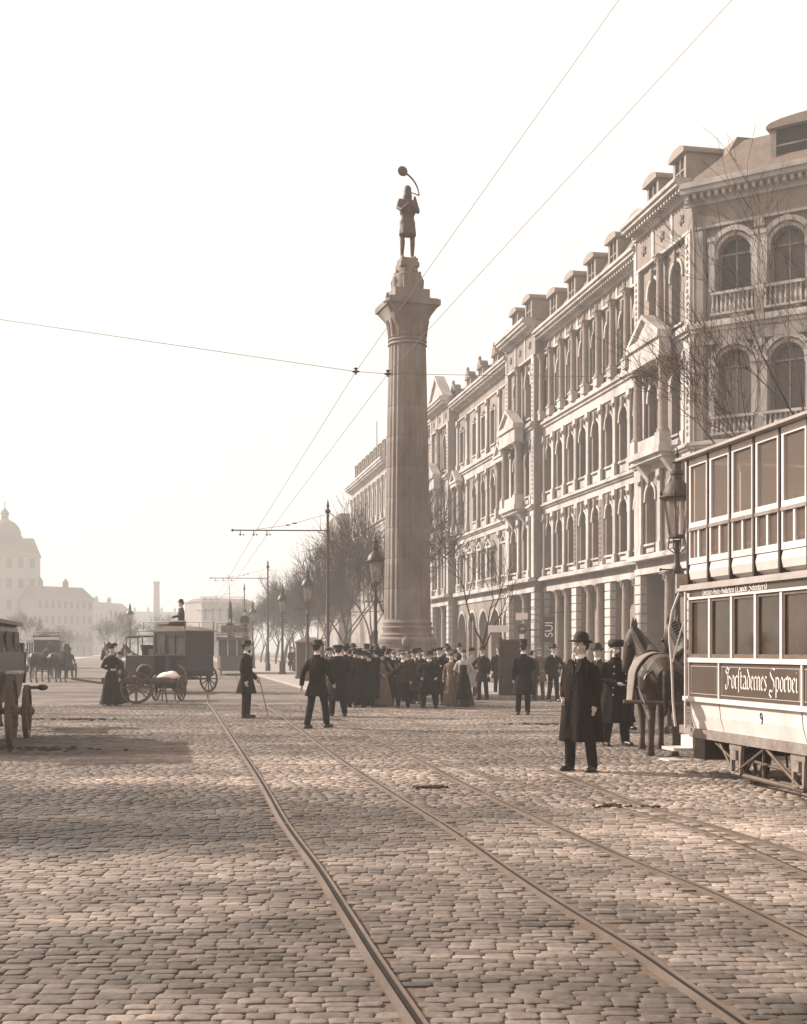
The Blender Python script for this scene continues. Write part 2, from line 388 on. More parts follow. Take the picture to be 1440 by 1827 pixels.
# promenade with kerb round the column and under the trees; pavement along the houses
PAVE=mat('promenade_gravel',.30,.95,.2,3,.5,25)
KERB=mat('kerb_granite',.3,.8,.25,6,.3,20)
def slab(name,pts,h=.12):
    mb=MB(); mb.prism([(p.x,p.y) for p in pts],'z',.004,h); o=struct(mb.build(name,PAVE))
    k=MB()
    n_=len(pts); c=sum(pts,Vector())/n_
    outer=[p+(p-c).normalized()*.18 for p in pts]
    for i in range(n_):
        j=(i+1)%n_; a,b,c2,d=pts[i],pts[j],outer[j],outer[i]
        k.add([(a.x,a.y,.002),(b.x,b.y,.002),(c2.x,c2.y,.002),(d.x,d.y,.002),(a.x,a.y,h+.006),(b.x,b.y,h+.006),(c2.x,c2.y,h+.006),(d.x,d.y,h+.006)],[(4,5,6,7),(2,3,7,6),(0,4,5,1)])
    struct(k.build('kerb',KERB)); return o
def fac(t,out,z=0):   # point in front of the house row: t metres beyond the corner, out metres toward the street
    return FC+U*t+N*out+Vector((0,0,z))
FC=Vector(((1235-720)/F*57.0,57.0,0))
slab('promenade',[G(556,1234),G(600,1247),G(760,1249.5),G(1012,1247),G(985,1232),fac(15,9.5),fac(170,9.5),fac(170,15.5),G(455,1204)],.11)
slab('pavement',[FC+Vector((14,-9.6,0))+Vector((-3,-3,0)),fac(-1.5,4.2),fac(190,4.2),fac(190,-3),fac(0,-3),FC+Vector((15,-8,0))],.13)
# far side of the square (left)
slab('far_pavement',[Vector((-33,95,0)),Vector((-40,95,0))+U*0,Vector((-40,95,0))+U*330,Vector((-33,95,0))+U*330][::1],.12)
# horse droppings / litter patches on the setts
LITT=mat('road_litter',.035,.95,.3,20)
def litter(px,py,w_,cnt):
    mb=MB(); c=G(px,py)
    for i in range(cnt):
        q=c+Vector((random.gauss(0,w_),random.gauss(0,w_*.35),.016)); mb.ell(q,random.uniform(.02,.07),random.uniform(.015,.04),random.uniform(.008,.02),6,4)
    return mb
for i,(px,py,w_,c_,lab) in enumerate([(135,1284,.45,60,'dark scattered horse dung on the setts below the woman and the barrel cart'),(763,1406,.12,22,'small heap of horse dung between the second and third rails'),
    (60,1338,.6,50,'dark litter strewn by the wheels of the carriage at the left edge'),(1105,1440,.22,16,'thin dark streak of dung on the bright setts in front of the horse tram'),(950,1293,.4,30,'trodden litter on the ground left of the caped man')]):
    o=litter(px,py,w_,c_).build('horse_dung',LITT); o['kind']='stuff'; tag(o,lab,'dung')
# ================================================================ BUILDINGS ON THE RIGHT
def arch_cut(mb,xc,w,zs,z1,y0,y1,n=10):
    r=w/2
    for i in range(n):
        a0=math.pi*i/n; a1=math.pi*(i+1)/n
        xa,za=xc-r*math.cos(a0),zs+r*math.sin(a0); xb,zb=xc-r*math.cos(a1),zs+r*math.sin(a1)
        mb.add([(xa,y1,za),(xb,y1,zb),(xb,y1,z1),(xa,y1,z1),(xa,y0,za),(xb,y0,zb)],[(0,1,2,3),(0,4,5,1)])
def archivolt(mb,xc,w,zs,y0,y1,t=.16,n=10,off=.003):
    r0=w/2+off; r1=r0+t
    for i in range(n):
        a0=math.pi*i/n; a1=math.pi*(i+1)/n
        q=[(xc-r*math.cos(a),zs+r*math.sin(a)) for a in (a0,a1) for r in (r0,r1)]
        (p0,p1,p2,p3)=q
        mb.add([(p0[0],y1,p0[1]),(p2[0],y1,p2[1]),(p3[0],y1,p3[1]),(p1[0],y1,p1[1]),(p0[0],y0,p0[1]),(p2[0],y0,p2[1]),(p3[0],y0,p3[1]),(p1[0],y0,p1[1])],
               [(0,1,2,3),(0,4,5,1),(3,2,6,7)])
WCACHE={}; CCACHE={}
def window_mesh(kind,w,h):
    # local: x centre 0, z from 0 to h (spring/head), y=0 is pane plane; arch adds w/2
    key=(kind,round(w,2),round(h,2))
    if key in WCACHE: return WCACHE[key]
    f=MB(); e=.07; y0,y1=.02,.09
    f.box(-w/2,-w/2+e,y0,y1,0,h); f.box(w/2-e,w/2,y0,y1,0,h); f.box(-w/2+e,w/2-e,y0,y1,0,.12)
    f.box(-.04,.04,y0,y1,.12,h*.72 if kind!='arch' else h-.02); 
    tz=h*.72 if kind!='arch' else h-.02
    f.box(-w/2+e,w/2-e,y0,y1+.02,tz,tz+.09)
    if kind=='arch':
        g=MB(); archivolt(g,0,w-2*e,h,y0,y1,e,10,0); f.merge(g)
        f.box(-.025,.025,y0,y1-.02,tz+.09,h+w/2-.03)
    else:
        f.box(-w/2+e,w/2-e,y0,y1,h-e,h); f.box(-.03,.03,y0,y1-.02,tz+.09,h-e)
    p=MB(); top=h+(w/2 if kind=='arch' else 0)
    p.box(-w/2-.02,w/2+.02,-.05,0,-.02,top+.05)
    WCACHE[key]=(f.mesh('window',SASH),[p.mesh('pane',g) for g in (GLASSM,GLASSM,GLASSD,GLASSM,GLASSC)]); return WCACHE[key]
class Frame:
    """a facade frame: x along, y outward, z up, relative to a parent"""
    def __init__(s,parent,loc=(0,0,0),rz=0):
        s.parent=parent; s.M=Matrix.Translation(Vector(loc))@Matrix.Rotation(rz,4,'Z'); s.loc=loc; s.rz=rz
        s.W=MB(); s.T=MB(); s.C=[]; s.O=MB(); s.B=MB(); s.wins=[]
    def flush(s,wm=None,names=('wall','cornice','column_row','carved_relief','shopfront')):
        if s.W.f: s.W.build('wall',wm or STONE,s.parent,None,Vector(s.loc),s.rz)
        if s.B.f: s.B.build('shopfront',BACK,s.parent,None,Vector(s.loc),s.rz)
        nt_=len(s.T.f); s.T.merge(s.O); o=s.T.build('cornice',TRIM,s.parent,None,Vector(s.loc),s.rz); o.data.materials.append(ORN)
        mi=np.zeros(len(o.data.polygons),np.int32); mi[nt_:]=1; o.data.polygons.foreach_set('material_index',mi)
        for (x,y,z0,z1,r) in s.C:
            key=(round(z1-z0,3),r)
            if key not in CCACHE:
                c=MB(); column_mb(c,0,0,0,z1-z0,r); CCACHE[key]=c.mesh('column',COLM,40)
            o=bpy.data.objects.new('column',CCACHE[key]); link(o,s.parent); o.location=s.M@Vector((x,y,z0)); o.rotation_euler=(0,0,s.rz)
        for (k,x,y,z,w,h) in s.wins:
            fm,pm=window_mesh(k,w,h); o=bpy.data.objects.new('window',fm); link(o,s.parent)
            o.location=s.M@Vector((x,y,z)); o.rotation_euler=(0,0,s.rz)
            p=bpy.data.objects.new('pane',random.choice(pm)); link(p,o)
def column(lst,x,y,z0,z1,r=.17,n=12,orn=None): lst.append((x,y,z0,z1,r))
def column_mb(mb,x,y,z0,z1,r,n=14):
    orn=mb
    mb.lathe([(r*1.35,z0),(r*1.35,z0+.1),(r*1.15,z0+.16),(r,z0+.24),(r*.98,(z0+z1)/2),(r*.86,z1-.5)],n,(x,y,0))
    mb.lathe([(r*.95,z1-.497),(r*.92,z1-.38),(r*1.25,z1-.2),(r*1.55,z1-.08)],n,(x,y,0)); mb.box(x-r*1.6,x+r*1.6,y-r*1.6,y+r*1.6,z1-.078,z1)
    if orn is not None:
        for k in range(8):
            a=k*math.pi/4; orn.ell((x+r*1.2*math.cos(a),y+r*1.2*math.sin(a),z1-.2-.1*(k%2)),.06,.06,.1,5,4)
def floor(Fm,x0,x1,yf,z0,z1,n,ww,sill,zs,kind='arch',div='pil',wide=(),ends=True,skip=(),deep=.5,groups=None,keyst=True):
    W,T,C,O=Fm.W,Fm.T,Fm.C,Fm.O
    if groups is None:
        p=(x1-x0)/n; xs=[x0+p*(i+.5) for i in range(n)]
    else: xs=[x0+(x1-x0)*g for g in groups]; p=1.9
    xs=[x for i,x in enumerate(xs)]
    edges=[x0]
    for x in xs: edges+= [x-ww/2,x+ww/2]
    edges.append(x1)
    for i in range(0,len(edges),2):
        if edges[i+1]-edges[i]>.02: W.box(edges[i],edges[i+1],yf-deep,yf,z0,z1)
    for x in xs:
        a,b=x-ww/2,x+ww/2
        if sill-z0>.05:
            W.box(a,b,yf-deep,yf-.04,z0,sill-.1); T.box(a-.08,b+.08,yf-.3,yf+.12,sill-.1,sill)
            T.box(a+.12,b-.12,yf-.038,yf+.05,z0+.12,sill-.22)
        if kind=='arch':
            arch_cut(W,x,ww,zs,z1,yf-deep,yf); archivolt(T,x,ww,zs,yf-.06,yf+.09,.15)
            T.box(a-.16,a-.004,yf+.002,yf+.1,zs-.22,zs-.002); T.box(b+.004,b+.16,yf+.002,yf+.1,zs-.22,zs-.002)
            if keyst: O.prism([(x-.09,zs+ww/2-.05),(x+.09,zs+ww/2-.05),(x+.15,min(z1-.02,zs+ww/2+.5)),(x-.15,min(z1-.02,zs+ww/2+.5))],'y',yf+.093,yf+.2)
        else:
            W.box(a,b,yf-deep,yf-.001,zs,z1); T.box(a-.14,a-.003,yf+.002,yf+.08,sill,zs+.14); T.box(b+.003,b+.14,yf+.002,yf+.08,sill,zs+.14)
            T.box(a-.003,b+.003,yf+.002,yf+.08,zs,zs+.14)
            if keyst: O.box(a+.2,b-.2,yf+.083,yf+.16,zs+.1,min(z1-.02,zs+.4))
        Fm.wins.append((kind,x,yf-deep+.06,sill,ww+.06,zs-sill))
    # dividers
    gx=[]
    for i in range(len(xs)+1):
        if i==0: gx.append((x0+xs[0]-ww/2)/2)
        elif i==len(xs): gx.append((xs[-1]+ww/2+x1)/2)
        else: gx.append((xs[i-1]+xs[i])/2)
    for i,x in enumerate(gx):
        if not ends and i in (0,len(gx)-1): continue
        if i in skip: continue
        if i in wide:
            T.box(x-.28,x+.28,yf+.001,yf+.16,z0,z1-.01); O.box(x-.18,x+.18,yf+.163,yf+.2,z0+.3,z1-.3)
            for k in range(int((z1-z0-.8)/.28)): O.ell((x,yf+.21,z0+.5+k*.28),.13,.05,.1,6,4)
        elif div=='pil':
            T.box(x-.17,x+.17,yf+.103,yf+.2,z0+.02,z1-.35); T.box(x-.23,x+.23,yf+.101,yf+.27,z1-.347,z1-.02)
            T.box(x-.22,x+.22,yf+.102,yf+.26,z0-.001,sill-.02)
            W.box(x-.15,x+.15,yf+.0005,yf+.1,z0,z1)
            O.ell((x,yf+.28,z1-.45),.14,.06,.12,6,4)
        elif div=='col':
            T.box(x-.3,x+.3,yf+.102,yf+.5,z0-.001,sill-.05); T.box(x-.34,x+.34,yf+.1,yf+.55,sill-.047,sill+.05)
            column(C,x,yf+.28,sill+.05,z1-.01,.19,12,O)
def band(Fm,x0,x1,yf,z0,z1,kind='string',ends=(0,0)):
    T=Fm.T; a,b=x0-ends[0],x1+ends[1]
    if kind=='string':
        h=z1-z0; Fm.W.box(x0,x1,yf-.5,yf,z0,z1)
        T.box(a,b,yf+.001,yf+.10,z0,z0+h*.55); T.box(a,b,yf+.001,yf+.22,z0+h*.55,z0+h*.72); T.box(a,b,yf+.001,yf+.36,z0+h*.72,z0+h*.86); T.box(a,b,yf+.001,yf+.28,z0+h*.86,z1)
def cornice(Fm,x0,x1,yf,z0,z1,dent=.34,frieze=.9,orn=True,e0=0,e1=0):
    W,T,O=Fm.W,Fm.T,Fm.O; h=z1-z0
    W.box(x0,x1,yf-.5,yf,z0-frieze,z1-.02)
    T.box(x0,x1,yf+.001,yf+.12,z0-frieze,z0-frieze+.12)
    x0-=e0;x1+=e1
    T.box(x0,x1,yf+.001,yf+.14,z0,z0+h*.18)
    x=x0+.05
    while x<x1-.1:
        T.box(x,x+dent*.42,yf+.141,yf+.62,z0+h*.2,z0+h*.46); 
        x+=dent
    T.box(x0,x1,yf+.001,yf+.24,z0+h*.18,z0+h*.47)
    T.box(x0,x1,yf+.001,yf+.78,z0+h*.47,z0+h*.7); T.box(x0,x1,yf+.001,yf+.90,z0+h*.7,z0+h*.86); T.box(x0,x1,yf+.001,yf+.84,z0+h*.86,z1)
    if orn:
        n=max(2,int((x1-x0)/2.1)); p=(x1-x0)/n
        for i in range(n):
            xc=x0+p*(i+.5)
            O.ell((xc,yf+.04,z0-frieze*.45),.2,.1,.17,8,5)
            for k in range(5):
                a=k*2*math.pi/5; O.ell((xc+.22*math.cos(a),yf+.04,z0-frieze*.45+.2*math.sin(a)),.08,.06,.08,5,4)
            T.box(xc+p/2-.16,xc+p/2+.16,yf+.001,yf+.05,z0-frieze+.14,z0-.02)
def dormer(parent,M,rz,x,y,z,w=1.5,h=1.7,d=2.4,curved=True,style=0):
    g=MB(); g.box(x-w/2,x+w/2,y-d,y-.12,z,z+h); 
    g.box(x-w/2,x-w/2+.24,y-.12,y,z,z+h); g.box(x+w/2-.24,x+w/2,y-.12,y,z,z+h); g.box(x-w/2+.24,x+w/2-.24,y-.12,y,z,z+.2)
    o=g.build('dormer',ZINC,parent,None,M.translation,rz)
    r=MB(); n=8
    e=.16
    if style==0:
        pts=[(x-w/2-e,z+h+.002)]+[(x-(w/2+e)*math.cos(math.pi*i/n),z+h+.12+.32*math.sin(math.pi*i/n)) for i in range(n+1)]+[(x+w/2+e,z+h+.002)]
        r.prism(pts,'y',y-d,y+.2)
    elif style==1:
        r.box(x-w/2-e,x+w/2+e,y-d,y+.12,z+h+.002,z+h+.1)
        pts=[(x-.55*math.cos(math.pi*i/n),z+h+.1+.55*math.sin(math.pi*i/n)) for i in range(n+1)]; r.prism(pts,'y',y-.5,y+.15)
        r.ell((x,y+.05,z+h+.75),.18,.14,.25,6,5)
    else:
        r.box(x-w/2-.06,x+w/2+.06,y-d,y+.06,z+h+.002,z+h+.1)
    r.build('dormer_roof',SLATE if style else ZINC,o)
    p=MB(); p.box(x-w/2+.24,x+w/2-.24,y-.13,y-.09,z+.2,z+h-.02); p.build('pane',GLASSM,o)
    s=MB(); s.box(x-.04,x+.04,y-.088,y-.03,z+.2,z+h-.02); s.box(x-w/2+.24,x+w/2-.24,y-.088,y-.035,z+h*.6,z+h*.6+.07); s.build('sash',SASH,o)
def pediment(mb,x0,x1,y0,y1,z,h,t=.22):
    xc=(x0+x1)/2
    mb.box(x0,x1,y0,y1,z,z+.16)
    mb.prism([(x0,z+.161),(xc,z+h),(xc,z+h-t),(x0+t*1.6,z+.161)],'y',y0,y1); mb.prism([(x1,z+.161),(x1-t*1.6,z+.161),(xc,z+h-t),(xc,z+h)],'y',y0,y1)
    mb.prism([(x0+.3,z+.162),(x1-.3,z+.162),(xc,z+h-.05)],'y',y0,y1-.2)
def balustrade(mb,x0,x1,y,z0,z1):
    mb.box(x0,x1,y-.1,y+.1,z1-.12,z1); mb.box(x0,x1,y-.1,y+.1,z0,z0+.1)
    n=int((x1-x0)/.2)
    for i in range(n):
        x=x0+(x1-x0)*(i+.5)/n; h=z1-z0-.22
        mb.lathe([(.05,z0+.1),(.07,z0+.1+h*.3),(.03,z0+.1+h*.65),(.055,z0+.1+h)],6,(x,y,0),cap=False)
# floor levels shared by the terrace
LV=dict(g1=5.5,e1=6.4,f1=(6.45,10.55),b1=(10.55,11.25),f2=(11.25,15.65),b2=(15.65,16.7),f3=(16.7,21.0),cz=(21.9,22.6))
MAINROT=STREET
def pavilion(Fm,x0,x1,yf,top,nwin=2,aed=True,kinds='arch'):
    n=nwin; q=.62
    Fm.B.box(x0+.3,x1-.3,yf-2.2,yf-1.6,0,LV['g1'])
    Fm.W.box(x0,x0+.75,yf-1.6,yf,0,LV['g1']); Fm.W.box(x1-.75,x1,yf-1.6,yf,0,LV['g1'])
    for k in range(11):
        Fm.T.box(x0-.004,x0+.756,yf-.3,yf+.05,.12+k*.49,.54+k*.49); Fm.T.box(x1-.756,x1+.004,yf-.3,yf+.05,.12+k*.49,.54+k*.49)
    column(Fm.C,(x0+x1)/2,yf-.35,0.9,LV['g1'],.24,14,Fm.O); Fm.W.box((x0+x1)/2-.4,(x0+x1)/2+.4,yf-.8,yf,0,.9)
    Fm.W.box(x0,x1,yf-1.6,yf,LV['g1'],LV['e1']); 
    Fm.T.box(x0,x1,yf+.001,yf+.08,LV['g1'],LV['g1']+.3); Fm.T.box(x0,x1,yf+.001,yf+.5,LV['e1']-.22,LV['e1']-.06); Fm.T.box(x0,x1,yf+.001,yf+.4,LV['e1']-.06,LV['e1']+.05)
    floor(Fm,x0+q,x1-q,yf,LV['e1']+.05,LV['f1'][1],n,1.2,7.0,9.35,'arch','pil')
    floor(Fm,x0+q,x1-q,yf-.15,LV['f2'][0],LV['f2'][1],n,1.25,12.0,14.35,kinds,'pil')
    floor(Fm,x0+q,x1-q,yf-.15,LV['f3'][0],LV['f3'][1],n,1.3,17.2,19.6,kinds,'col',ends=False)
    for (a,b) in ((LV['e1']+.05,LV['f1'][1]),LV['f2'],LV['f3']):
        for xx in (x0,x1-q):
            Fm.W.box(xx,xx+q,yf-.5,yf,a,b); Fm.T.box(xx+.04,xx+q-.04,yf+.001,yf+.1,a+.02,b-.02)
            if a>7:
                for k in range(int((b-a-.6)/.3)): Fm.O.ell((xx+q/2,yf+.1,a+.45+k*.3),.14,.05,.11,6,4)
    band(Fm,x0,x1,yf,*LV['b1']); band(Fm,x0,x1,yf,*LV['b2'])
    cornice(Fm,x0,x1,yf,top-.8,top,frieze=top-.8-LV['f3'][1],e0=.0,e1=.0)
    if aed:
        c=(x0+x1)/2; a,b=c-1.9,c+1.9; T=Fm.T
        T.box(a,b,yf+.002,yf+1.0,11.1,11.4); T.box(a+.12,b-.12,yf+.003,yf+.8,10.9,11.098)
        for xx in (a+.2,b-.6): T.prism([(yf+.004,10.89),(yf+.75,10.89),(yf+.35,10.4),(yf+.004,9.9)],'x',xx,xx+.4)
        T.box(a+.02,a+.62,yf+.37,yf+.95,11.402,12.05); T.box(b-.62,b-.02,yf+.37,yf+.95,11.402,12.05); T.box(a+.62,b-.62,yf+.6,yf+.8,11.402,12.0)
        column(Fm.C,a+.32,yf+.64,12.05,15.6,.24,14,Fm.O); column(Fm.C,b-.32,yf+.64,12.05,15.6,.24,14,Fm.O)
        T.box(a+.0,b-.0,yf+.38,yf+.98,15.6,16.5); T.box(a-.1,b+.1,yf+.38,yf+1.12,16.5,16.68); pediment(T,a-.1,b+.1,yf+.37,yf+1.1,16.682,1.35)
def stretch1(Fm,x0,x1,yf,top):
    n=8; L=LV
    # ground floor: heavy rusticated piers with pairs of columns between
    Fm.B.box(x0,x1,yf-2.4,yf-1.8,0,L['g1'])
    px=[.0,.33,.66,1.0]
    for i,g in enumerate(px):
        x=x0+(x1-x0)*g; a=x-(.0 if i==0 else .4); b=x+(.0 if i==3 else .4)
        if i==0: b=x+.1
        if i==3: a=x-.1
        Fm.W.box(a,b,yf-1.0,yf,0,L['g1'])
        for k in range(11): Fm.T.box(a-.02,b+.02,yf-.3,yf+.04,.12+k*.49,.54+k*.49)
    for i in range(3):
        a=x0+(x1-x0)*px[i]; b=x0+(x1-x0)*px[i+1]
        for g in (.36,.66): 
            x=a+(b-a)*g; column(Fm.C,x,yf-.3,.9,L['g1'],.24,14,Fm.O); Fm.W.box(x-.36,x+.36,yf-.7,yf+.02,0,.9)
            Fm.B.box(x-.12,x+.12,yf-1.8,yf-1.66,0,L['g1'])
        Fm.B.box(a+.5,b-.5,yf-1.8,yf-1.62,0,.7); Fm.B.box(a+.5,b-.5,yf-1.8,yf-1.7,3.6,3.8)
    Fm.W.box(x0,x1,yf-1.8,yf,L['g1'],L['e1'])
    Fm.T.box(x0,x1,yf+.001,yf+.08,L['g1'],L['g1']+.3); Fm.T.box(x0,x1,yf+.001,yf+.5,L['e1']-.22,L['e1']-.06); Fm.T.box(x0,x1,yf+.001,yf+.4,L['e1']-.06,L['e1']+.05)
    floor(Fm,x0,x1,yf,L['e1']+.05,L['f1'][1],n,1.15,7.0,9.35,'arch','pil',wide=(3,5))
    band(Fm,x0,x1,yf,*L['b1']); floor(Fm,x0,x1,yf,L['f2'][0],L['f2'][1],n,1.2,12.0,14.35,'arch','pil')
    band(Fm,x0,x1,yf,*L['b2']); floor(Fm,x0,x1,yf,L['f3'][0],L['f3'][1],n,1.25,17.2,19.55,'arch','col')
    cornice(Fm,x0,x1,yf,top-.75,top,frieze=top-.75-L['f3'][1])
def stretch2(Fm,x0,x1,yf,top):
    gr=[.10,.34,.5,.66,.90]; L=LV; wid=x1-x0
    # arcade
    n=5; p=wid/n
    for i in range(n+1):
        a=max(x0,x0+p*i-.42); b=min(x1,x0+p*i+.42); Fm.W.box(a,b,yf-.8,yf,0,3.4)
    for i in range(n):
        xc=x0+p*(i+.5); arch_cut(Fm.W,xc,p-.84,3.4,L['g1'],yf-.8,yf); archivolt(Fm.T,xc,p-.84,3.4,yf-.1,yf+.08,.2)
        column(Fm.C,xc,yf-.5,0.01,3.38,.15)
    for i in range(n+1):
        xl=x0+p*i; 
        if 0<i<n: Fm.W.box(xl-.42,xl+.42,yf-.8,yf-.0005,3.4,L['g1'])
    Fm.W.box(x0,x0+.42,yf-.8,yf-.0005,3.4,L['g1']); Fm.W.box(x1-.42,x1,yf-.8,yf-.0005,3.4,L['g1'])
    Fm.B.box(x0,x1,yf-2,yf-1.4,0,L['g1'])
    Fm.W.box(x0,x1,yf-1.4,yf,L['g1'],L['e1']); Fm.T.box(x0,x1,yf+.001,yf+.45,L['e1']-.25,L['e1']+.05); Fm.T.box(x0,x1,yf+.001,yf+.1,L['g1'],L['g1']+.3)
    floor(Fm,x0,x1,yf,L['e1']+.05,L['f1'][1],5,1.25,7.2,9.2,'rect','pil',groups=gr)
    for g in gr:
        x=x0+wid*g; pediment(Fm.T,x-.85,x+.85,yf+.1,yf+.45,9.42,.7,.14)
        balustrade(Fm.T,x-.7,x+.7,yf+.3,6.5,7.15)
    band(Fm,x0,x1,yf,*L['b1']); floor(Fm,x0,x1,yf,L['f2'][0],L['f2'][1],5,1.25,12.0,14.3,'arch','pil',groups=gr)
    for g in (gr[0],gr[-1]):
        x=x0+wid*g; Fm.T.box(x-1.1,x+1.1,yf+.3,yf+.8,15.3,15.6) ; pediment(Fm.T,x-1.2,x+1.2,yf+.28,yf+.9,15.602,1.1)
        for s in (-1,1): column(Fm.C,x+s*.95,yf+.52,12.0,15.3,.17,10); Fm.T.box(x+s*.95-.25,x+s*.95+.25,yf+.28,yf+.78,11.3,11.998)
    band(Fm,x0,x1,yf,*L['b2']); floor(Fm,x0,x1,yf,L['f3'][0],L['f3'][1],5,1.2,17.3,19.9,'rect','pil',groups=gr)
    cornice(Fm,x0,x1,yf,top-.75,top,frieze=top-.75-L['f3'][1],orn=False)
def gablepav(Fm,x0,x1,yf,top):
    pavilion(Fm,x0,x1,yf,top,2,True); pediment(Fm.T,x0+.4,x1-.4,yf-.4,yf+.5,top+.002,2.4,.3)
def core(Fm,x0,x1,yb,top,d=12):
    Fm.W.box(x0+.01,x1-.01,-d,yb,0.02,top-.05)
def mansard(parent,M,rz,x0,x1,yf,top,mat_=SLATE,h=3.0,back=2.6,hip0=0,hip1=0,d=11):
    r=MB(); r.frust(x0,x1,-d,yf+.1,top-.02,x0+hip0,x1-hip1,-d+back,yf-back+.9,top+h); return r.build('roof',mat_,parent,None,M.translation,rz)

# --- house 1: corner house with two pavilions and the angled wing
b1=thing('apartment_house','grand corner house nearest on the right, with angled shaded wing and long arched front','apartment house',FC,MAINROT)
f=Frame(b1)
REC=-.65
pavilion(f,0,6.9,0,23.5); stretch1(f,6.9,24.4,REC,22.6); pavilion(f,24.4,31.2,0,23.5)
core(f,0,31.2,-2.3,22.6); f.W.box(.01,31.19,-2.35,REC-.5,LV['e1'],22.5)
f.W.box(.012,6.6,-2.0,-.5,LV['e1'],22.9); f.W.box(24.6,31.18,-2.0,-.5,LV['e1'],22.9)
# returns of the pavilions
f.W.box(24.4,25.0,-2.4,-.501,0,22.9); f.W.box(0,.5,-2.4,-.501,0,22.9)
f.W.box(6.3,6.9,-2.4,-.501,0,22.9); f.W.box(30.7,31.2,-2.4,-.501,0,22.9)
f.T.box(24.398,24.5,-.64,.79,23.0,23.3)
f.flush()
mansard(b1,f.M,0,0.1,31.1,-.6,22.62)
for x in (2.1,5.4,26.9,30.2): dormer(b1,f.M,0,x,-.3,23.5,1.5,1.75)
for i in range(5): dormer(b1,f.M,0,9.1+i*3.6,-.95,22.75,1.5,2.0)
# wing
WA=math.atan2(.545,-.838); wx=Vector((math.cos(WA),math.sin(WA),0))
WL=12.0
Minv=Matrix.Rotation(-MAINROT,3,'Z')
wloc=Minv@(-wx*WL)
wr=WA-MAINROT
g=Frame(b1,wloc,wr); x0,x1=0,WL; L=LV
gr=[1-x/WL for x in (11.2,8.9,6.7,4.35,1.95)]
g.B.box(x0,x1,-2.2,-1.6,0,L['g1'])
for x in (0.4,2.9,5.3,7.7,10.0,11.6): g.W.box(x-.4,x+.4,-1.2,0,0,L['g1'])
g.W.box(x0,x1,-1.6,0,L['g1'],L['e1']); g.T.box(x0,x1,.001,.5,L['e1']-.22,L['e1']+.05)
floor(g,x0,x1,-.12,L['e1']+.05,L['f1'][1],5,1.35,7.0,9.2,'arch','pil',groups=gr,ends=False)
band(g,x0,x1,0,*L['b1']); floor(g,x0,x1,-.12,L['f2'][0],L['f2'][1],5,1.5,12.35,14.6,'arch','pil',groups=gr,ends=False)
band(g,x0,x1,0,*L['b2']); floor(g,x0,x1,-.12,L['f3'][0],L['f3'][1],5,1.5,18.05,19.75,'arch','pil',groups=gr,ends=False)
for q in gr:
    x=WL*q; balustrade(g.T,x-1.0,x+1.0,.2,11.45,12.3); balustrade(g.T,x-1.0,x+1.0,.2,16.9,17.95)
    for zz in (12.35,18.05):
        for s in (-1,1): g.T.box(x+s*.98-.13,x+s*.98+.13,-.118,.14,zz,zz+2.25); g.T.box(x+s*.98-.18,x+s*.98+.18,-.117,.2,zz+2.25,zz+2.45)
        archivolt(g.T,x,1.9,zz+(2.25 if zz<15 else 1.7),-.1,.12,.22)
g.W.box(11.35,12,-.5,0,L['e1'],21.9)
for (a,b) in (L['f1'],L['f2'],L['f3']): g.T.box(11.45,11.95,.001,.09,a+.05,b-.05)
cornice(g,x0,x1,0,22.1,23.0,frieze=1.1,orn=False,e1=.3)
g.W.box(x0,x1-.3,-6,-.62,L['e1'],22.6); g.W.box(x0,x1-.3,-6,-1.6,0.02,L['e1'])
g.flush()
mansard(b1,g.M,wr,0,12.3,.3,23.02,h=2.25,hip1=2.3,d=6)
dormer(b1,g.M,wr,6.3,-.1,22.95,4.2,1.95,2.6)
dormer(b1,g.M,wr,1.2,-.1,22.95,2.2,1.9,2.6)
dp=MB(); dp.tube([(11.9,.2,21.8),(11.85,.25,20.9),(11.85,.12,20.5),(11.85,.12,.2)],.07,8); dp.build('downpipe',ZINC,b1,40,g.M.translation,wr)
# --- house 2
O2=31.2
b2=thing('apartment_house','sunlit house with round-topped dormers, between the column and the grand corner house','apartment house',FC+U*O2,MAINROT)
f=Frame(b2)
stretch2(f,0,17.5,REC,22.6); gablepav(f,17.5,24.5,.1,23.3); stretch2(f,24.5,47.0,REC,22.6)
core(f,0,47,-2.1,22.6); f.W.box(.01,46.99,-2.3,REC-.5,LV['e1'],22.5); f.W.box(17.5,18.1,-2.4,-.401,0,22.9); f.W.box(23.9,24.5,-2.4,-.401,0,22.9); f.W.box(17.6,24.4,-2,-.55,LV['e1'],22.9)
f.flush()
mansard(b2,f.M,0,0.1,46.9,-.6,22.62,h=2.4)
for x in (2.1,5.8,10.2,14.1): dormer(b2,f.M,0,x,-.75,22.8,1.5,1.2,2.4,style=1)
for x in (19.2,22.8,27,30.8,34.6,38.4,42.2,46): dormer(b2,f.M,0,x,-.75,22.8,1.5,1.2,2.4,style=1)
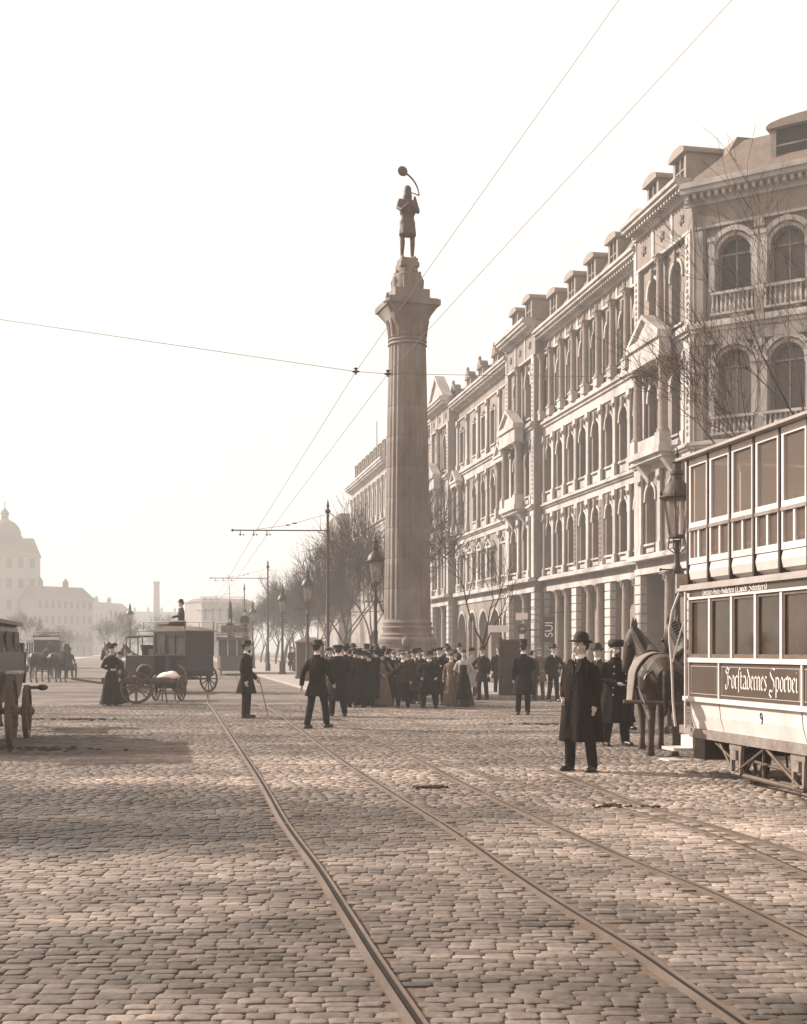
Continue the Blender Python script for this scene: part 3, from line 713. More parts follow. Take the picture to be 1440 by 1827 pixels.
# --- house 3
O3=O2+47.0
b3=thing('apartment_house','far tall house with box dormers, seen just left of the column above the trees','apartment house',FC+U*O3,MAINROT)
f=Frame(b3); Wd=26.0
f.W.box(0,Wd,-12,-.5,0,22.4); f.W.box(0,Wd,-.5,.0,0,6.4)
floor(f,0,Wd,0,6.45,10.55,9,1.2,7.2,9.4,'rect','none'); band(f,0,Wd,0,10.55,11.25)
floor(f,0,Wd,0,11.25,15.65,9,1.2,12,14.5,'rect','none'); band(f,0,Wd,0,15.65,16.2)
floor(f,0,Wd,0,16.2,21,9,1.2,17,19.6,'arch','pil')
cornice(f,0,Wd,0,21.7,22.7,frieze=.7,orn=False,e1=.6)
f.flush(STONE2)
mansard(b3,f.M,0,.1,Wd-.1,0,22.72,h=1.6)
for i in range(9): dormer(b3,f.M,0,1.6+i*2.85,-.3,22.8,1.5,2.3,2.5,style=2)
p=MB(); p.tube([(Wd-2,-3,23),(Wd-2,-3,31)],.06,6); p.build('flagpole',IRON,b3)
# --- house 4: lower with curved roof end
b4=thing('apartment_house','low house with curved roof end, behind the bare trees past the tall terrace','apartment house',FC+U*(O3+34)+N*.5,MAINROT)
f=Frame(b4); f.W.box(0,24,-12,-.4,0,13); f.W.box(0,24,-.4,0,0,5)
floor(f,0,24,0,5,9,9,1.2,5.8,7.8,'rect','none',deep=.4); floor(f,0,24,0,9,13,9,1.2,9.8,11.6,'rect','none',deep=.4)
f.T.box(0,24.2,.001,.4,12.8,13.2); f.flush(STONE2)
r=MB(); n=10
pts=[(0,13.21),(24,13.21)]+[(24-15*(1-math.cos(math.pi/2*i/n)),13.2+7.0*math.sin(math.pi/2*i/n)) for i in range(1,n+1)]+[(0,20.2)]
r.prism(pts,'y',-11.8,-.1); r.build('roof',SLATE,b4)
# --- hazy houses of the far side
HZW=mat('far_house_wall',.24,.9,.15,.3); HZR=mat('far_roof',.12,.9,.2,.5); HZG=mat('far_window',.06,.4,.3,.5)
def farhouse(label,px0,px1,d0,d1,zh,rh,nw,nf,chim=3,dome=False,flat=False):
    a=P(px0,HZ,d0); b=P(px1,HZ,d1); a.z=b.z=0
    v=b-a; Lh=v.length; ang=math.atan2(v.y,v.x)
    t=thing('apartment_house',label,'apartment house',a,ang)
    wl=MB(); wl.box(0,Lh,.3,14,0,zh); 
    fh=zh/nf
    for k in range(nf):
        z=k*fh; wl.box(0,Lh,0,.3,z,z+fh*.3); wl.box(0,Lh,0,.3,z+fh*.78,z+fh)
        p=Lh/nw
        for i in range(nw+1):
            c=i*p; wl.box(max(0,c-p*.28),min(Lh,c+p*.28),0,.3,z+fh*.3,z+fh*.78)
    wl.box(-.3,Lh+.3,-.45,0-.001,zh-.5,zh)
    wl.build('wall',HZW,t)
    gl=MB()
    for k in range(nf):
        for i in range(nw):
            z=k*fh; p=Lh/nw; c=(i+.5)*p; w_=MB(); gl.box(c-p*.2,c+p*.2,.2,.28,z+fh*.32,z+fh*.77)
    for k in range(nf):
        w_=MB(); w_.box(.1,Lh-.1,.22,.27,k*fh+fh*.3,k*fh+fh*.78); w_.build('window_row',HZG,t)
    r=MB(); r.frust(-.3,Lh+.3,-.4,14.3,zh+.001,1.2,Lh-1.2,2.8,11,zh+rh); ro=r.build('roof',HZR,t)
    for i in range(chim):
        c=MB(); x=Lh*(i+.6)/(chim+.2); c.box(x-.5,x+.5,5,6.2,zh+rh-.1,zh+rh+1.6); c.box(x-.25,x-.05,5.3,5.7,zh+rh+1.6,zh+rh+2.2); c.box(x+.1,x+.3,5.3,5.7,zh+rh+1.6,zh+rh+2.2); c.build('chimney',HZR,ro)
    return t,Lh
t,Lh=farhouse('hazy domed corner house at the far left edge',-120,68,300,306,25.6,4.0,9,5,2)
dm=MB(); cx=Lh-8.2
dm.lathe([(3.9,25.6),(3.9,29.4),(4.3,29.5),(4.3,30.2),(4.0,30.3)]+[(4.0*math.cos(R(a)),30.3+4.1*math.sin(R(a))) for a in range(5,76,8)]+[(.9,34.5),(.9,35.6),(1.2,35.8),(.7,36.6),(.16,37.2),(.1,39)],18,(cx,5,0))
dm.build('dome',HZR,t,40)
farhouse('hazy four-storey block with a chimney, second from the left edge',66,166,300,312,14.5,3.0,9,4,2)
farhouse('paler hazy block between the four-storey block and the tall chimney',160,234,395,420,14.5,3.0,9,4,3)
farhouse('faint wide building closing the street behind the tall square chimney',205,355,545,560,15.5,3.5,12,4,6)
farhouse('faint lower row far away to the right of the tall square chimney',300,440,480,500,11,2.5,14,3,9)
farhouse('pale flat-fronted hall at the end of the tram line, behind the distant tram',360,452,300,306,13.5,1.0,7,2,0)
ch=MB(); c=P(279.5,HZ,400); c.z=0
ch.frust(-1.0,1.0,-1.0,1.0,0,-.8,.8,-.8,.8,23.2); ch.box(-.95,.95,-.95,.95,23.202,23.9); o=ch.build('chimney_stack',HZW); o.location=c
tag(o,'tall plain square chimney rising alone in the haze at the end of the street','chimney')
# ================================================================ COLUMN MONUMENT
CSTONE=mat('monument_stone',.23,.85,.4,1.6,.5,14,dirt=.3,stretch=(1,1,.35))
BRONZE=mat('dark_bronze',.07,.6,.3,5,.3,20,spec=.4)
CD=43.5; cs=F/CD
def cz(py): return EYE+(HZ-py)/cs
cc=Vector(((727-720)/F*CD,CD,0))
mon=thing('column_monument','tall fluted stone column topped by a bronze horn blower, in mid square','monument',cc,R(17))
m=MB()
m.lathe([(1.12,.05),(1.12,.35),(1.0,.4),(.97,1.45),(1.04,1.5),(1.06,1.66)],8)
m.build('plinth',CSTONE,mon)
m=MB(); m.lathe([(1.04,1.662),(1.06,1.72),(.98,1.76),(1.0,1.86),(1.02,2.0),(.92,2.1),(.9,2.12)],40); m.build('base_wreath',CSTONE,mon,40)
lf=MB()
for k in range(60):
    a=k*2*math.pi/60; 
    for j in range(2):
        z=1.78+j*.17; rr=1.0
        lf.ell((rr*math.cos(a+j*.05),rr*math.sin(a+j*.05),z),.07,.03,.12,5,4,Matrix.Rotation(a+math.pi/2,3,'Z')@Matrix.Rotation(.5,3,'Y'))
lf.ell((-.35,-.99,1.93),.16,.12,.2,8,6)
lf.build('leaf_carving',CSTONE,mon,60)
m=MB(); m.lathe([(.90,2.12),(.92,2.2),(.86,2.26),(.86,2.34),(.9,2.4),(.9,2.46),(.85,2.5),(.86,2.58),(.88,2.62),(.83,2.68),(.82,2.74)],48); m.build('base_moulding',CSTONE,mon,40)
m=MB(); prof=[]
def shr(z): t=(z-2.745)/(12.35-2.745); return .825-.17*t+.02*math.sin(math.pi*t)
zj=[2.745+9.605*i/9 for i in range(10)]
for i in range(9):
    prof.append((shr(zj[i]),zj[i]))
    for k in (.35,.7): z=zj[i]+(zj[i+1]-zj[i])*k; prof.append((shr(z),z))
    if i<8: z=zj[i+1]; prof+=[(shr(z),z-.03),(shr(z)-.012,z-.012),(shr(z)-.012,z-.004)]
prof.append((shr(12.35),12.35))
m.lathe(prof,168,flute=.05,nf=24); m.build('fluted_shaft',CSTONE,mon,50)
m=MB(); m.lathe([(.66,12.352),(.70,12.38),(.66,12.43),(.65,12.48),(.70,12.52),(.66,12.56),(.66,12.6),(.69,12.63),(.64,12.66)],40); m.build('necking',CSTONE,mon,40)
m=MB(); nn=48
vs=[];fs=[]
for j in range(11):
    t=j/10; z=12.662+t*1.0; r=.635+.26*t**2.2
    for i in range(nn):
        a=2*math.pi*i/nn; c_,s_=math.cos(a),math.sin(a); q=1/max(abs(c_),abs(s_)); sqr=r*(1+(q-1)*min(1,t*1.15)**1.5*.9)
        vs.append((sqr*c_,sqr*s_,z))
for j in range(10):
    for i in range(nn):
        k=(i+1)%nn; fs.append((j*nn+i,j*nn+k,(j+1)*nn+k,(j+1)*nn+i))
fs.append(tuple(10*nn+i for i in range(nn))); m.add(vs,fs)
for k in range(16):
    a=k*2*math.pi/16; m.tube([(.65*math.cos(a),.65*math.sin(a),12.67),(.68*math.cos(a),.68*math.sin(a),13.0),(.76*math.cos(a),.76*math.sin(a),13.25)],[.045,.05,.02],5)
m.build('capital',CSTONE,mon,50)
m=MB(); m.box(-.93,.93,-.93,.93,13.663,13.86); m.box(-.87,.87,-.87,.87,13.86,13.9); m.box(-.63,.63,-.63,.63,13.901,14.27); m.build('abacus',CSTONE,mon)
h=MB(); h.tube([(-.75,-.75,13.4),(-1.0,-.95,13.66),(-1.16,-1.05,13.55)],[.10,.07,.03],7); h.ell((-1.0,-.92,13.85),.06,.06,.11,7,5); h.build('corner_ornament',CSTONE,mon,50)
m=MB(); m.lathe([(.55,14.271),(.53,14.8),(.5,14.86),(.42,14.9),(.36,15.1),(.36,15.12)],24)
m.box(-.34,.34,-.34,.34,15.121,15.28); m.box(-.30,.30,-.30,.30,15.281,15.43)
for k in range(8):
    a=k*math.pi/4+.3; m.tube([(.5*math.cos(a),.5*math.sin(a),14.28),(.52*math.cos(a),.52*math.sin(a),14.65),(.44*math.cos(a),.44*math.sin(a),14.86)],[.07,.08,.04],7); m.ell((.45*math.cos(a),.45*math.sin(a),14.93),.05,.05,.07,7,5)
m.build('statue_pedestal',CSTONE,mon,40)
# bronze lur blower, seen from behind; statue scale 2.6 m
st=MB(); K=2.6/1.78; Z0=15.43
def q(x,y,z): return (x*K*1.0,y*K*1.0,Z0+z*K)
def ct(mb,pts,rad,n=10): mb.cap_tube([q(*p) for p in pts],[r*K*1.02 for r in rad],n)
for s in (-1,1):
    ct(st,[(s*.1,0,.9),(s*.13,.01,.5),(s*.125,0,.42),(s*.13,.03,.09)],[.1,.062,.066,.042]); ct(st,[(s*.13,.04,.04),(s*.15,-.14,.03)],[.045,.035])
st.loft([(0,0,Z0+.58*K,.215*K,.18*K,.06),(0,0,Z0+.72*K,.205*K,.17*K,.04),(0,0,Z0+.98*K,.17*K,.13*K,0),(0,0,Z0+1.06*K,.165*K,.13*K,0),(0,0,Z0+1.1*K,.19*K,.14*K,0),(0,0,Z0+1.3*K,.215*K,.14*K,0),(0,0,Z0+1.42*K,.19*K,.11*K,0),(0,0,Z0+1.47*K,.09*K,.08*K,0)],28,nf=10)
ct(st,[(0,0,1.42),(0,0,1.58)],[.06,.055]); st.ell(q(0,0,1.65),.095*K,.11*K,.13*K,12,8)
st.loft([(0,.01*K,Z0+1.5*K,.12*K,.12*K),(0,.01*K,Z0+1.6*K,.105*K,.12*K),(0,0,Z0+1.72*K,.095*K,.11*K),(0,0,Z0+1.79*K,.05*K,.06*K)],16)
ct(st,[(-.18,0,1.4),(-.25,-.05,1.22),(-.2,-.2,1.12)],[.07,.058,.042]); ct(st,[(-.2,-.2,1.12),(-.06,-.3,1.25)],[.045,.04])
ct(st,[(.18,0,1.4),(.25,-.03,1.2),(.2,-.2,1.1)],[.07,.058,.045]); ct(st,[(.2,-.2,1.1),(.1,-.26,1.42)],[.045,.04])
blob(st,'statue',BRONZE,mon,.03,2)
hn=MB(); pts=[]
for p in [(-.02,-.2,1.56),(.1,-.3,1.5),(.22,-.22,1.5),(.27,-.05,1.62),(.25,.02,1.8),(.15,.04,1.97),(.02,.05,2.08),(-.1,.06,2.13)]: pts.append(Vector(q(*p)))
sp=spline(pts,.12); hn.tube(sp,[.012*K+.016*K*i/len(sp) for i in range(len(sp))],8)
hn.lathe([(.01,-.02),(.12*K,-.015),(.125*K,0),(.12*K,.015),(.04,.03)],20); 
# disc faces the viewer
disc=MB(); disc.lathe([(.02,-.03),(.115*K,-.02),(.125*K,0),(.115*K,.02),(.05,.05)],24); 
hn=MB(); hn.tube(sp,[.012*K+.016*K*i/len(sp) for i in range(len(sp))],8)
hn.merge(disc,Matrix.Translation(Vector(q(-.11,.03,2.14)))@Matrix.Rotation(R(90),4,'X'))
hn.build('horn',BRONZE,mon,50)
mon.rotation_euler=(0,0,R(17))

# ================================================================ LAMPS
LG=mat('lantern_glass',.35,.15,.3,3,spec=.5)
def make_lamp(loc,label,sc=1.0):
    t=thing('street_lamp',label,'street lamp',loc,R(10),'ornate cast-iron gas lamps')
    t.scale=(sc,)*3
    p=MB(); p.lathe([(.26,0),(.26,.12),(.2,.18),(.2,.75),(.16,.85),(.12,.95),(.12,1.15),(.09,1.25),(.085,2.2),(.1,2.25),(.07,2.35),(.06,3.2),(.085,3.3),(.11,3.42),(.07,3.5),(.055,3.6),(.055,3.95),(.09,4.02)],14)
    p.build('post',IRON,t,40)
    a=MB(); a.tube([(-.35,0,3.4),(.35,0,3.4)],.018,6); a.ell((-.36,0,3.4),.035,.035,.035,6,4); a.ell((.36,0,3.4),.035,.035,.035,6,4)
    for k in range(4):
        an=k*math.pi/2+math.pi/4; a.tube([(.06*math.cos(an),.06*math.sin(an),3.75),(.2*math.cos(an),.2*math.sin(an),3.85),(.17*math.cos(an),.17*math.sin(an),4.08)],.014,5)
    a.build('bracket',IRON,t,40)
    fr=MB()
    fr.lathe([(.14,4.05),(.18,4.07),(.18,4.12),(.13,4.13)],6); 
    for k in range(6):
        an=k*math.pi/3; fr.tube([(.17*math.cos(an),.17*math.sin(an),4.12),(.285*math.cos(an),.285*math.sin(an),4.86)],.012,4)
    fr.tube([(0,0,4.12),(0,0,4.5)],.02,6); fr.build('lantern_frame',IRON,t,40)
    gl=MB(); gl.lathe([(.155,4.13),(.272,4.855)],6,cap=False); g=gl.build('lantern_glass',GLAZ,t)
    bu=MB(); bu.lathe([(.03,4.5),(.06,4.55),(.05,4.7),(.01,4.72)],8); bu.build('gas_mantle',LG,t,40)
    h=MB(); h.lathe([(.34,4.86),(.37,4.9),(.35,4.93),(.30,4.98),(.26,5.1),(.16,5.22),(.11,5.26),(.11,5.36),(.14,5.38),(.14,5.44),(.09,5.47),(.09,5.6),(.12,5.63),(.06,5.7),(.03,5.74),(.05,5.8),(.02,5.86),(.01,5.95)],18)
    for k in range(6): an=k*math.pi/3; h.ell((.35*math.cos(an),.35*math.sin(an),4.97),.035,.035,.06,5,4)
    h.build('lantern_hood',IRON,t,40); return t
def glassmat(name,tr=.75,v=.5):
    m=bpy.data.materials.new(name); m.use_nodes=True; t=m.node_tree; t.nodes.clear()
    o=t.nodes.new('ShaderNodeOutputMaterial'); mx=t.nodes.new('ShaderNodeMixShader'); mx.inputs[0].default_value=tr
    g=t.nodes.new('ShaderNodeBsdfPrincipled'); g.inputs['Base Color'].default_value=tint(v); g.inputs['Roughness'].default_value=.08
    tr_=t.nodes.new('ShaderNodeBsdfTransparent'); tr_.inputs[0].default_value=(.95,.9,.86,1)
    t.links.new(g.outputs[0],mx.inputs[1]); t.links.new(tr_.outputs[0],mx.inputs[2]); t.links.new(mx.outputs[0],o.inputs[0]); return m
GLAZ=glassmat('lamp_glazing',.72,.35)
lamps=[(670,45,'large dark gas lamp close to the left side of the column, above the crowd'),(549,62,'dark gas lamp behind the walking man, left of the tall tram pole'),
 (504,79.5,'gas lamp standing clear on the promenade edge, right of the man with the cane'),(451,106,'small hazy gas lamp just right of the distant tram'),
 (232,107,'hazy gas lamp on the left, above the omnibus horses'),(1208,24.6,'biggest and nearest gas lamp, behind the far end of the horse tram')]
L0=None
for i,(px,d,lab) in enumerate(lamps):
    p=P(px,HZ,d); p.z=.11 if px in (670,549,504,451) else 0
    if L0 is None: L0=make_lamp(p,lab); t=L0
    else: t=copy_tree(L0); t.location=p; t['label']=lab
    t.scale=((.98 if px!=1208 else .96),)*3
# ================================================================ TRAM POLES AND WIRES
def make_pole(loc,label,h=8.1,arm=4.3,armz=6.95,rz=math.pi-.0):
    t=thing('tram_pole',label,'tram pole',loc,0,'tram poles with side arms')
    p=MB(); p.lathe([(.2,0),(.2,.5),(.14,.6),(.13,1.3),(.15,1.35),(.085,1.5),(.075,4.5),(.06,5),(.055,armz+.6),(.08,armz+.65),(.05,armz+.75)],12)
    p.build('pole',IRON,t,40)
    f_=MB(); f_.lathe([(.06,armz+.752),(.12,armz+.82),(.13,armz+.9),(.06,armz+.98),(.05,armz+1.05),(.08,armz+1.1),(.02,h+.2),(.005,h+.3)],10); f_.build('finial',IRON,t,40)
    a=MB(); a.tube([(0,0,armz),(-arm,0,armz+.02)],.032,6); a.ell((-arm,0,armz+.02),.07,.07,.07,6,4); a.build('arm',IRON,t,40)
    s=MB(); s.tube([(0,0,armz+.75),(-arm*.45,0,armz+.22),(-arm*.75,0,armz+.06)],.01,4); s.ell((-arm*.35,0,armz+.33),.12,.03,.04,6,4); s.ell((-arm*.42,0,armz+.25),.1,.03,.04,6,4); s.build('stay',WIRE,t)
    for x in (-arm+.35,-arm+.95,-arm+1.55):
        i_=MB(); i_.tube([(x,0,armz),(x,0,armz-.16)],.02,5); i_.ell((x,0,armz-.18),.06,.06,.05,6,4); i_.ell((x+.14,0,armz-.18),.05,.03,.04,6,4); i_.build('insulator',IRON,t)
    return t
P1=P(585,HZ,55.6); P1.z=.1; P2=P(478,HZ,92.5); P2.z=0.1; P3=P(436,HZ,123); P4=P(409,HZ,165); P3.z=P4.z=0
T1=make_pole(P1,'tall tram pole with a long side arm, nearest of the poles, left of the column')
for p_,lab in ((P2,'second tram pole with side arm, above the man with the cane'),(P3,'hazy third tram pole rising behind the distant tram'),(P4,'faintest and farthest tram pole behind the trolley mast of the distant tram')):
    t=copy_tree(T1); t.location=p_; t['label']=lab
def wire(pts,r,label,name='overhead_wire'):
    mb=MB(); mb.tube(pts,r,5); o=mb.build(name,WIRE); tag(o,label,'wire'); return o
def arm_pt(Pp,x): return Pp+Vector((x,0,6.75))
n1=P(635,663,23.7); n2=P(692,667,23.9)
def contact(n,xup,yup,dup,armx,label):
    top=P(xup,yup,dup); v=(top-n).normalized(); far=top+v*14
    pts=[far,top,n,arm_pt(P1,armx),arm_pt(P2,armx+.3),arm_pt(P3,armx+.3),arm_pt(P4,armx+.3)]
    wire(pts,[.002,.0025,.006,.011,.014,.02,.02],label,'contact_wire')
contact(n1,1090,20,10.3,-3.35,'upper of the two contact wires rising across the sky in front of the column')
contact(n2,1200,115,11.3,-2.75,'fainter lower contact wire running toward the dormers of the corner house')
wire([P(0,570,23.2)+(P(0,570,23.2)-n1)*.9,P(0,570,23.2),n1,n2,P(1238,675,56.9)],[.005,.005,.006,.006,.012],'cross wire spanning the square from the left edge to the corner house','span_wire')
for nn_,lab in ((n1,'small black wire clamp at the left crossing of the wires'),(n2,'small black wire clamp just left of the column shaft')):
    mb=MB(); mb.ell(nn_,.08,.03,.025,8,5); mb.tube([nn_+Vector((0,0,.06)),nn_-Vector((0,0,.06))],.018,6); mb.ell(nn_+Vector((0,0,.06)),.045,.04,.02,6,4)
    tag(mb.build('wire_clamp',IRON),lab,'wire clamp')
# ================================================================ VEHICLES
TW=mat('tram_white_paint',.66,.5,.15,3,spec=.4,dirt=.3); TBR=mat('tram_brown_paint',.055,.4,.2,2,spec=.4,dirt=.2)
TDK=mat('tram_dark_paint',.03,.45,.3,3,spec=.4); TGR=mat('tram_grey_frame',.22,.6,.3,6,.3,20,dirt=.3)
TGL=mat('tram_glass',.035,.1,.7,1.2,0,spec=.5); TGU=glassmat('tram_upper_glass',.72,.2)
TROOF=mat('tram_roof_canvas',.3,.8,.2,3)
WOODM=mat('weathered_wood',.10,.8,.35,5,.3,25,stretch=(1,4,4)); STEEL=mat('bare_steel',.09,.7,.3,6,metal=.2,spec=.3)
COACH=mat('coach_varnish',.02,.3,.3,2,spec=.5); BRIGHT=mat('gilt_lettering',.7,.5,.05,5)
def wheel(r,wd,ns,label=None,name='wheel',parent=None,loc=(0,0,0),rz=0,m=None,rimt=.06,hub=.09,rimm=None):
    """axle along local y"""
    rim=MB(); n=28
    prof=[(r-rimt,-wd/2),(r,-wd/2),(r,wd/2),(r-rimt,wd/2)]
    vs=[];fs=[]
    for i in range(n):
        a=2*math.pi*i/n
        for (rr,yy) in prof: vs.append((rr*math.cos(a),yy,rr*math.sin(a)))
    for i in range(n):
        k=(i+1)%n
        for j in range(4): fs.append((i*4+j,i*4+(j+1)%4,k*4+(j+1)%4,k*4+j))
    rim.add(vs,fs)
    o=rim.build(name,m or IRON,parent,40,loc,rz)
    sp=MB()
    for i in range(ns):
        a=2*math.pi*i/ns; sp.tube([(hub*.6*math.cos(a),0,hub*.6*math.sin(a)),((r-rimt*.7)*math.cos(a),0,(r-rimt*.7)*math.sin(a))],[.028,.02],6)
    sp.tube([(0,-wd*1.4,0),(0,-wd*.8,0),(0,wd*.8,0),(0,wd*1.4,0)],[hub*.55,hub,hub,hub*.55],10)
    sp.build('spokes',m or IRON,o,40); return o
# ---------------- pen-drawn blackletter
PEN={'o':(.62,[[(.1,.8),(.1,.2),(.3,0),(.5,.2),(.5,.8),(.3,1),(.1,.8)]]),'r':(.48,[[(.1,.9),(.1,.15),(.2,0)],[(.1,.8),(.3,1),(.42,.85)]]),
'f':(.42,[[(.15,-.25),(.15,1.3),(.3,1.55),(.42,1.45)]]),'t':(.42,[[(.12,1.3),(.12,.15),(.28,0),(.38,.1)],[(0,.95),(.34,.95)]]),
'a':(.64,[[(.08,.9),(.3,1),(.5,.85),(.5,.1),(.6,0)],[(.5,.55),(.15,.4),(.1,.15),(.28,0),(.5,.2)]]),
'd':(.62,[[(.1,.75),(.1,.2),(.3,0),(.5,.2),(.5,.85),(.12,1.5)],[(.1,.75),(.3,1),(.5,.85)]]),'e':(.52,[[(.42,.15),(.28,0),(.1,.2),(.1,.8),(.3,1),(.45,.8),(.12,.5)]]),
'n':(.62,[[(.08,.9),(.08,.1),(.16,0)],[(.08,.8),(.32,1),(.45,.85),(.45,.15),(.55,0)]]),'s':(.52,[[(.42,.9),(.25,1),(.1,.8),(.42,.3),(.25,0),(.06,.12)]]),
'p':(.62,[[(.1,1),(.1,-.45)],[(.1,.8),(.3,1),(.5,.8),(.5,.2),(.3,0),(.1,.15)]]),'v':(.62,[[(.0,1.1),(.12,.9),(.12,.2),(.3,0),(.5,.2),(.5,.8),(.3,1),(.15,.85)]]),
'i':(.32,[[(.1,.95),(.1,.12),(.22,0)],[(.1,1.3),(.12,1.36)]]),'F':(.95,[[(.85,1.6),(.5,1.38),(.2,1.62),(0,1.35),(.12,1.1),(.3,1.2)],[(.5,1.4),(.34,1.0),(.42,.3),(.25,0),(.02,-.1),(-.05,.2),(.1,.3)],[(.36,.82),(.62,.92),(.8,.7)]]),
'S':(.9,[[(.78,1.5),(.45,1.62),(.15,1.3),(.32,1.0),(.68,.7),(.72,.3),(.42,-.05),(.08,.08),(.0,-.25),(.3,-.45)]]),'V':(.8,[[(0,1.5),(.15,1.35),(.15,.2),(.4,0),(.65,.25),(.65,1.2),(.4,1.5),(.2,1.2)]]),
'b':(.6,[[(.1,1.55),(.1,.2),(.3,0),(.5,.2),(.5,.8),(.3,1),(.1,.8)]]),'l':(.3,[[(.1,1.55),(.1,.12),(.22,0)]]),'B':(.85,[[(.2,1.5),(.2,.1),(.0,0)],[(.0,1.45),(.4,1.6),(.65,1.35),(.3,.85),(.7,.6),(.65,.1),(.3,0)]]),
'L':(.75,[[(.35,1.6),(.15,1.4),(.3,.9),(.25,.1),(.0,0)],[(.25,.1),(.6,.0),(.7,.15)]]),'(':(.35,[[(.28,1.6),(.1,1.1),(.1,.3),(.28,-.2)]]),')':(.35,[[(.05,1.6),(.22,1.1),(.22,.3),(.05,-.2)]]),
'-':(.4,[[(.05,.6),(.3,.6)],[(.05,.35),(.3,.35)]]),'.':(.25,[[(.1,.02),(.12,.08)]]),' ':(.4,[]),"h":(.6,[[(.1,1.55),(.1,0)],[(.1,.8),(.35,1),(.5,.8),(.5,.1),(.4,-.25)]]),'E':(.8,[[(.6,1.5),(.3,1.6),(.1,1.1),(.1,.4),(.35,0),(.65,.15)],[(.1,.8),(.55,.85)]])}
def pen(mb,text,x0,z0,hgt,width,yy,dirx=-1,nib=.12,th=.003):
    tot=sum(PEN[c][0] for c in text); sx=width/tot; cx=0
    nx_,nz_=math.cos(R(38))*nib/2,math.sin(R(38))*nib/2
    for c in text:
        wd,strokes=PEN[c]
        for st_ in strokes:
            for (a,b) in zip(st_[:-1],st_[1:]):
                pl=[(a[0]-nx_,a[1]-nz_),(a[0]+nx_,a[1]+nz_),(b[0]+nx_,b[1]+nz_),(b[0]-nx_,b[1]-nz_)]
                cr=(nx_*(b[1]-a[1])-nz_*(b[0]-a[0]))
                if abs(cr)<.004:
                    pl=[(a[0]-nx_,a[1]-nz_),(a[0]-nx_*.3,a[1]+nz_),(b[0]+nx_,b[1]+nz_),(b[0]+nx_*.3,b[1]-nz_)]
                q=[(x0+dirx*(cx+p[0])*sx,yy,z0+p[1]*hgt) for p in pl]; q2=[(p[0],yy+th,p[2]) for p in q]
                mb.add(q+q2,[(0,1,2,3),(7,6,5,4),(0,4,5,1),(1,5,6,2),(2,6,7,3),(3,7,4,0)])
        cx+=wd
# ---------------- horse tram in the right foreground
TO=Vector(((1230-720)/F*16.5,16.5,0))
tram=thing('horse_tram','white and brown double-deck horse tram with gothic lettering, filling the right edge','tram',TO,STREET)
BL=5.0; W2=-2.02
pitch=.625; nb=8
b=MB()
b.box(-BL,0,W2,0,1.03,1.50); 
b.build('waist_panel',TBR,tram)
b=MB()
b.prism([(0,1.0),(-.02,.8),(-.07,.62),(W2+.07,.62),(W2+.02,.8),(W2,1.0)],'x',-BL,0)
ro=b.build('rocker_panel',TW,tram)
ln=MB()
for x in (-.9,-2.95,-4.6): ln.prism([(.004,.98),(-.016,.8),(-.066,.63),(-.08,.63),(-.03,.8),(-.01,.98)],'x',x-.006,x+.006)
ln.build('panel_joint',TGR,ro)
b=MB(); b.box(-BL-.06,.1,-.01,.055,.985,1.045); b.box(-BL,0.02,-.01,.03,1.50,1.56); b.box(-BL,0.02,W2-.04,W2+.01,.985,1.05); b.box(-BL,.02,W2-.03,W2+.01,1.5,1.56)
for x in (-.005,-.92,-2.98,-4.9): b.box(x-.022,x+.012,-.005,.024,1.046,1.499)
b.box(-BL,.02,-.012,.022,2.33,2.362)
b.build('belt_rail',TW,tram)
fl=MB()
for (a,c) in ((-.04,-.88),(-.96,-2.94),(-3.02,-4.86)):
    for zz in (1.085,1.445): fl.box(a-.0,c+.0,.001,.006,zz,zz+.008)
    for xx in (a-.03,c+.03): fl.box(xx-.004,xx+.004,.001,.0055,1.094,1.444)
fl.build('lining',mat('gold_lining',.35,.5,.1,4),tram)
tx=MB(); pen(tx,'Forftadernes',-1.10,1.185,.165,1.07,.003); pen(tx,'Sporvei',-2.22,1.185,.165,.66,.003); tx.build('lettering',BRIGHT,tram)
tx=MB(); pen(tx,'Vefter-Bro.-Billeten (Landt Selenters)',-.42,2.375,.05,1.75,.036,nib=.16,th=.002); 
# saloon windows
b=MB()
for i in range(nb+1):
    x=-i*pitch; b.box(x-.025,x+.025 if i else x,-.03,.012,1.561,2.329); b.box(x-.025,x+.025 if i else x,W2-.01,W2+.03,1.561,2.329)
b.build('window_post',TW,tram)
for i in range(nb):
    x1=-i*pitch-.03; x0=-(i+1)*pitch+.03
    fr=MB(); fr.box(x0,x1,-.028,-.004,1.562,1.61); fr.box(x0,x1,-.028,-.004,2.29,2.328); fr.box(x0,x0+.03,-.028,-.005,1.61,2.29); fr.box(x1-.03,x1,-.028,-.005,1.61,2.29)
    o=fr.build('window',WOODM,tram); p=MB(); p.box(x0+.02,x1-.02,-.04,-.03,1.6,2.3); p.build('pane',TGL,o)
b=MB(); b.box(-BL+.02,-.02,W2+.05,-.06,1.5,2.33); b.build('saloon_interior',TDK,tram)
b=MB(); b.box(-BL,0,W2,0.0,2.363,2.455); b.build('letter_board',TBR,tram)
tx.v=[(p[0],p[1]-.032,p[2]) for p in tx.v]; tx.build('lettering',BRIGHT,tram)
b=MB(); b.box(-BL-.85,.30,W2-.06,.045,2.456,2.50); b.box(-BL-.8,.25,W2-.04,.03,2.501,2.535); b.build('deck',TROOF,tram)
# platform canopy lip
b=MB(); b.box(.30,.34,-1.7,.05,2.44,2.70); b.build('canopy_board',TROOF,tram)
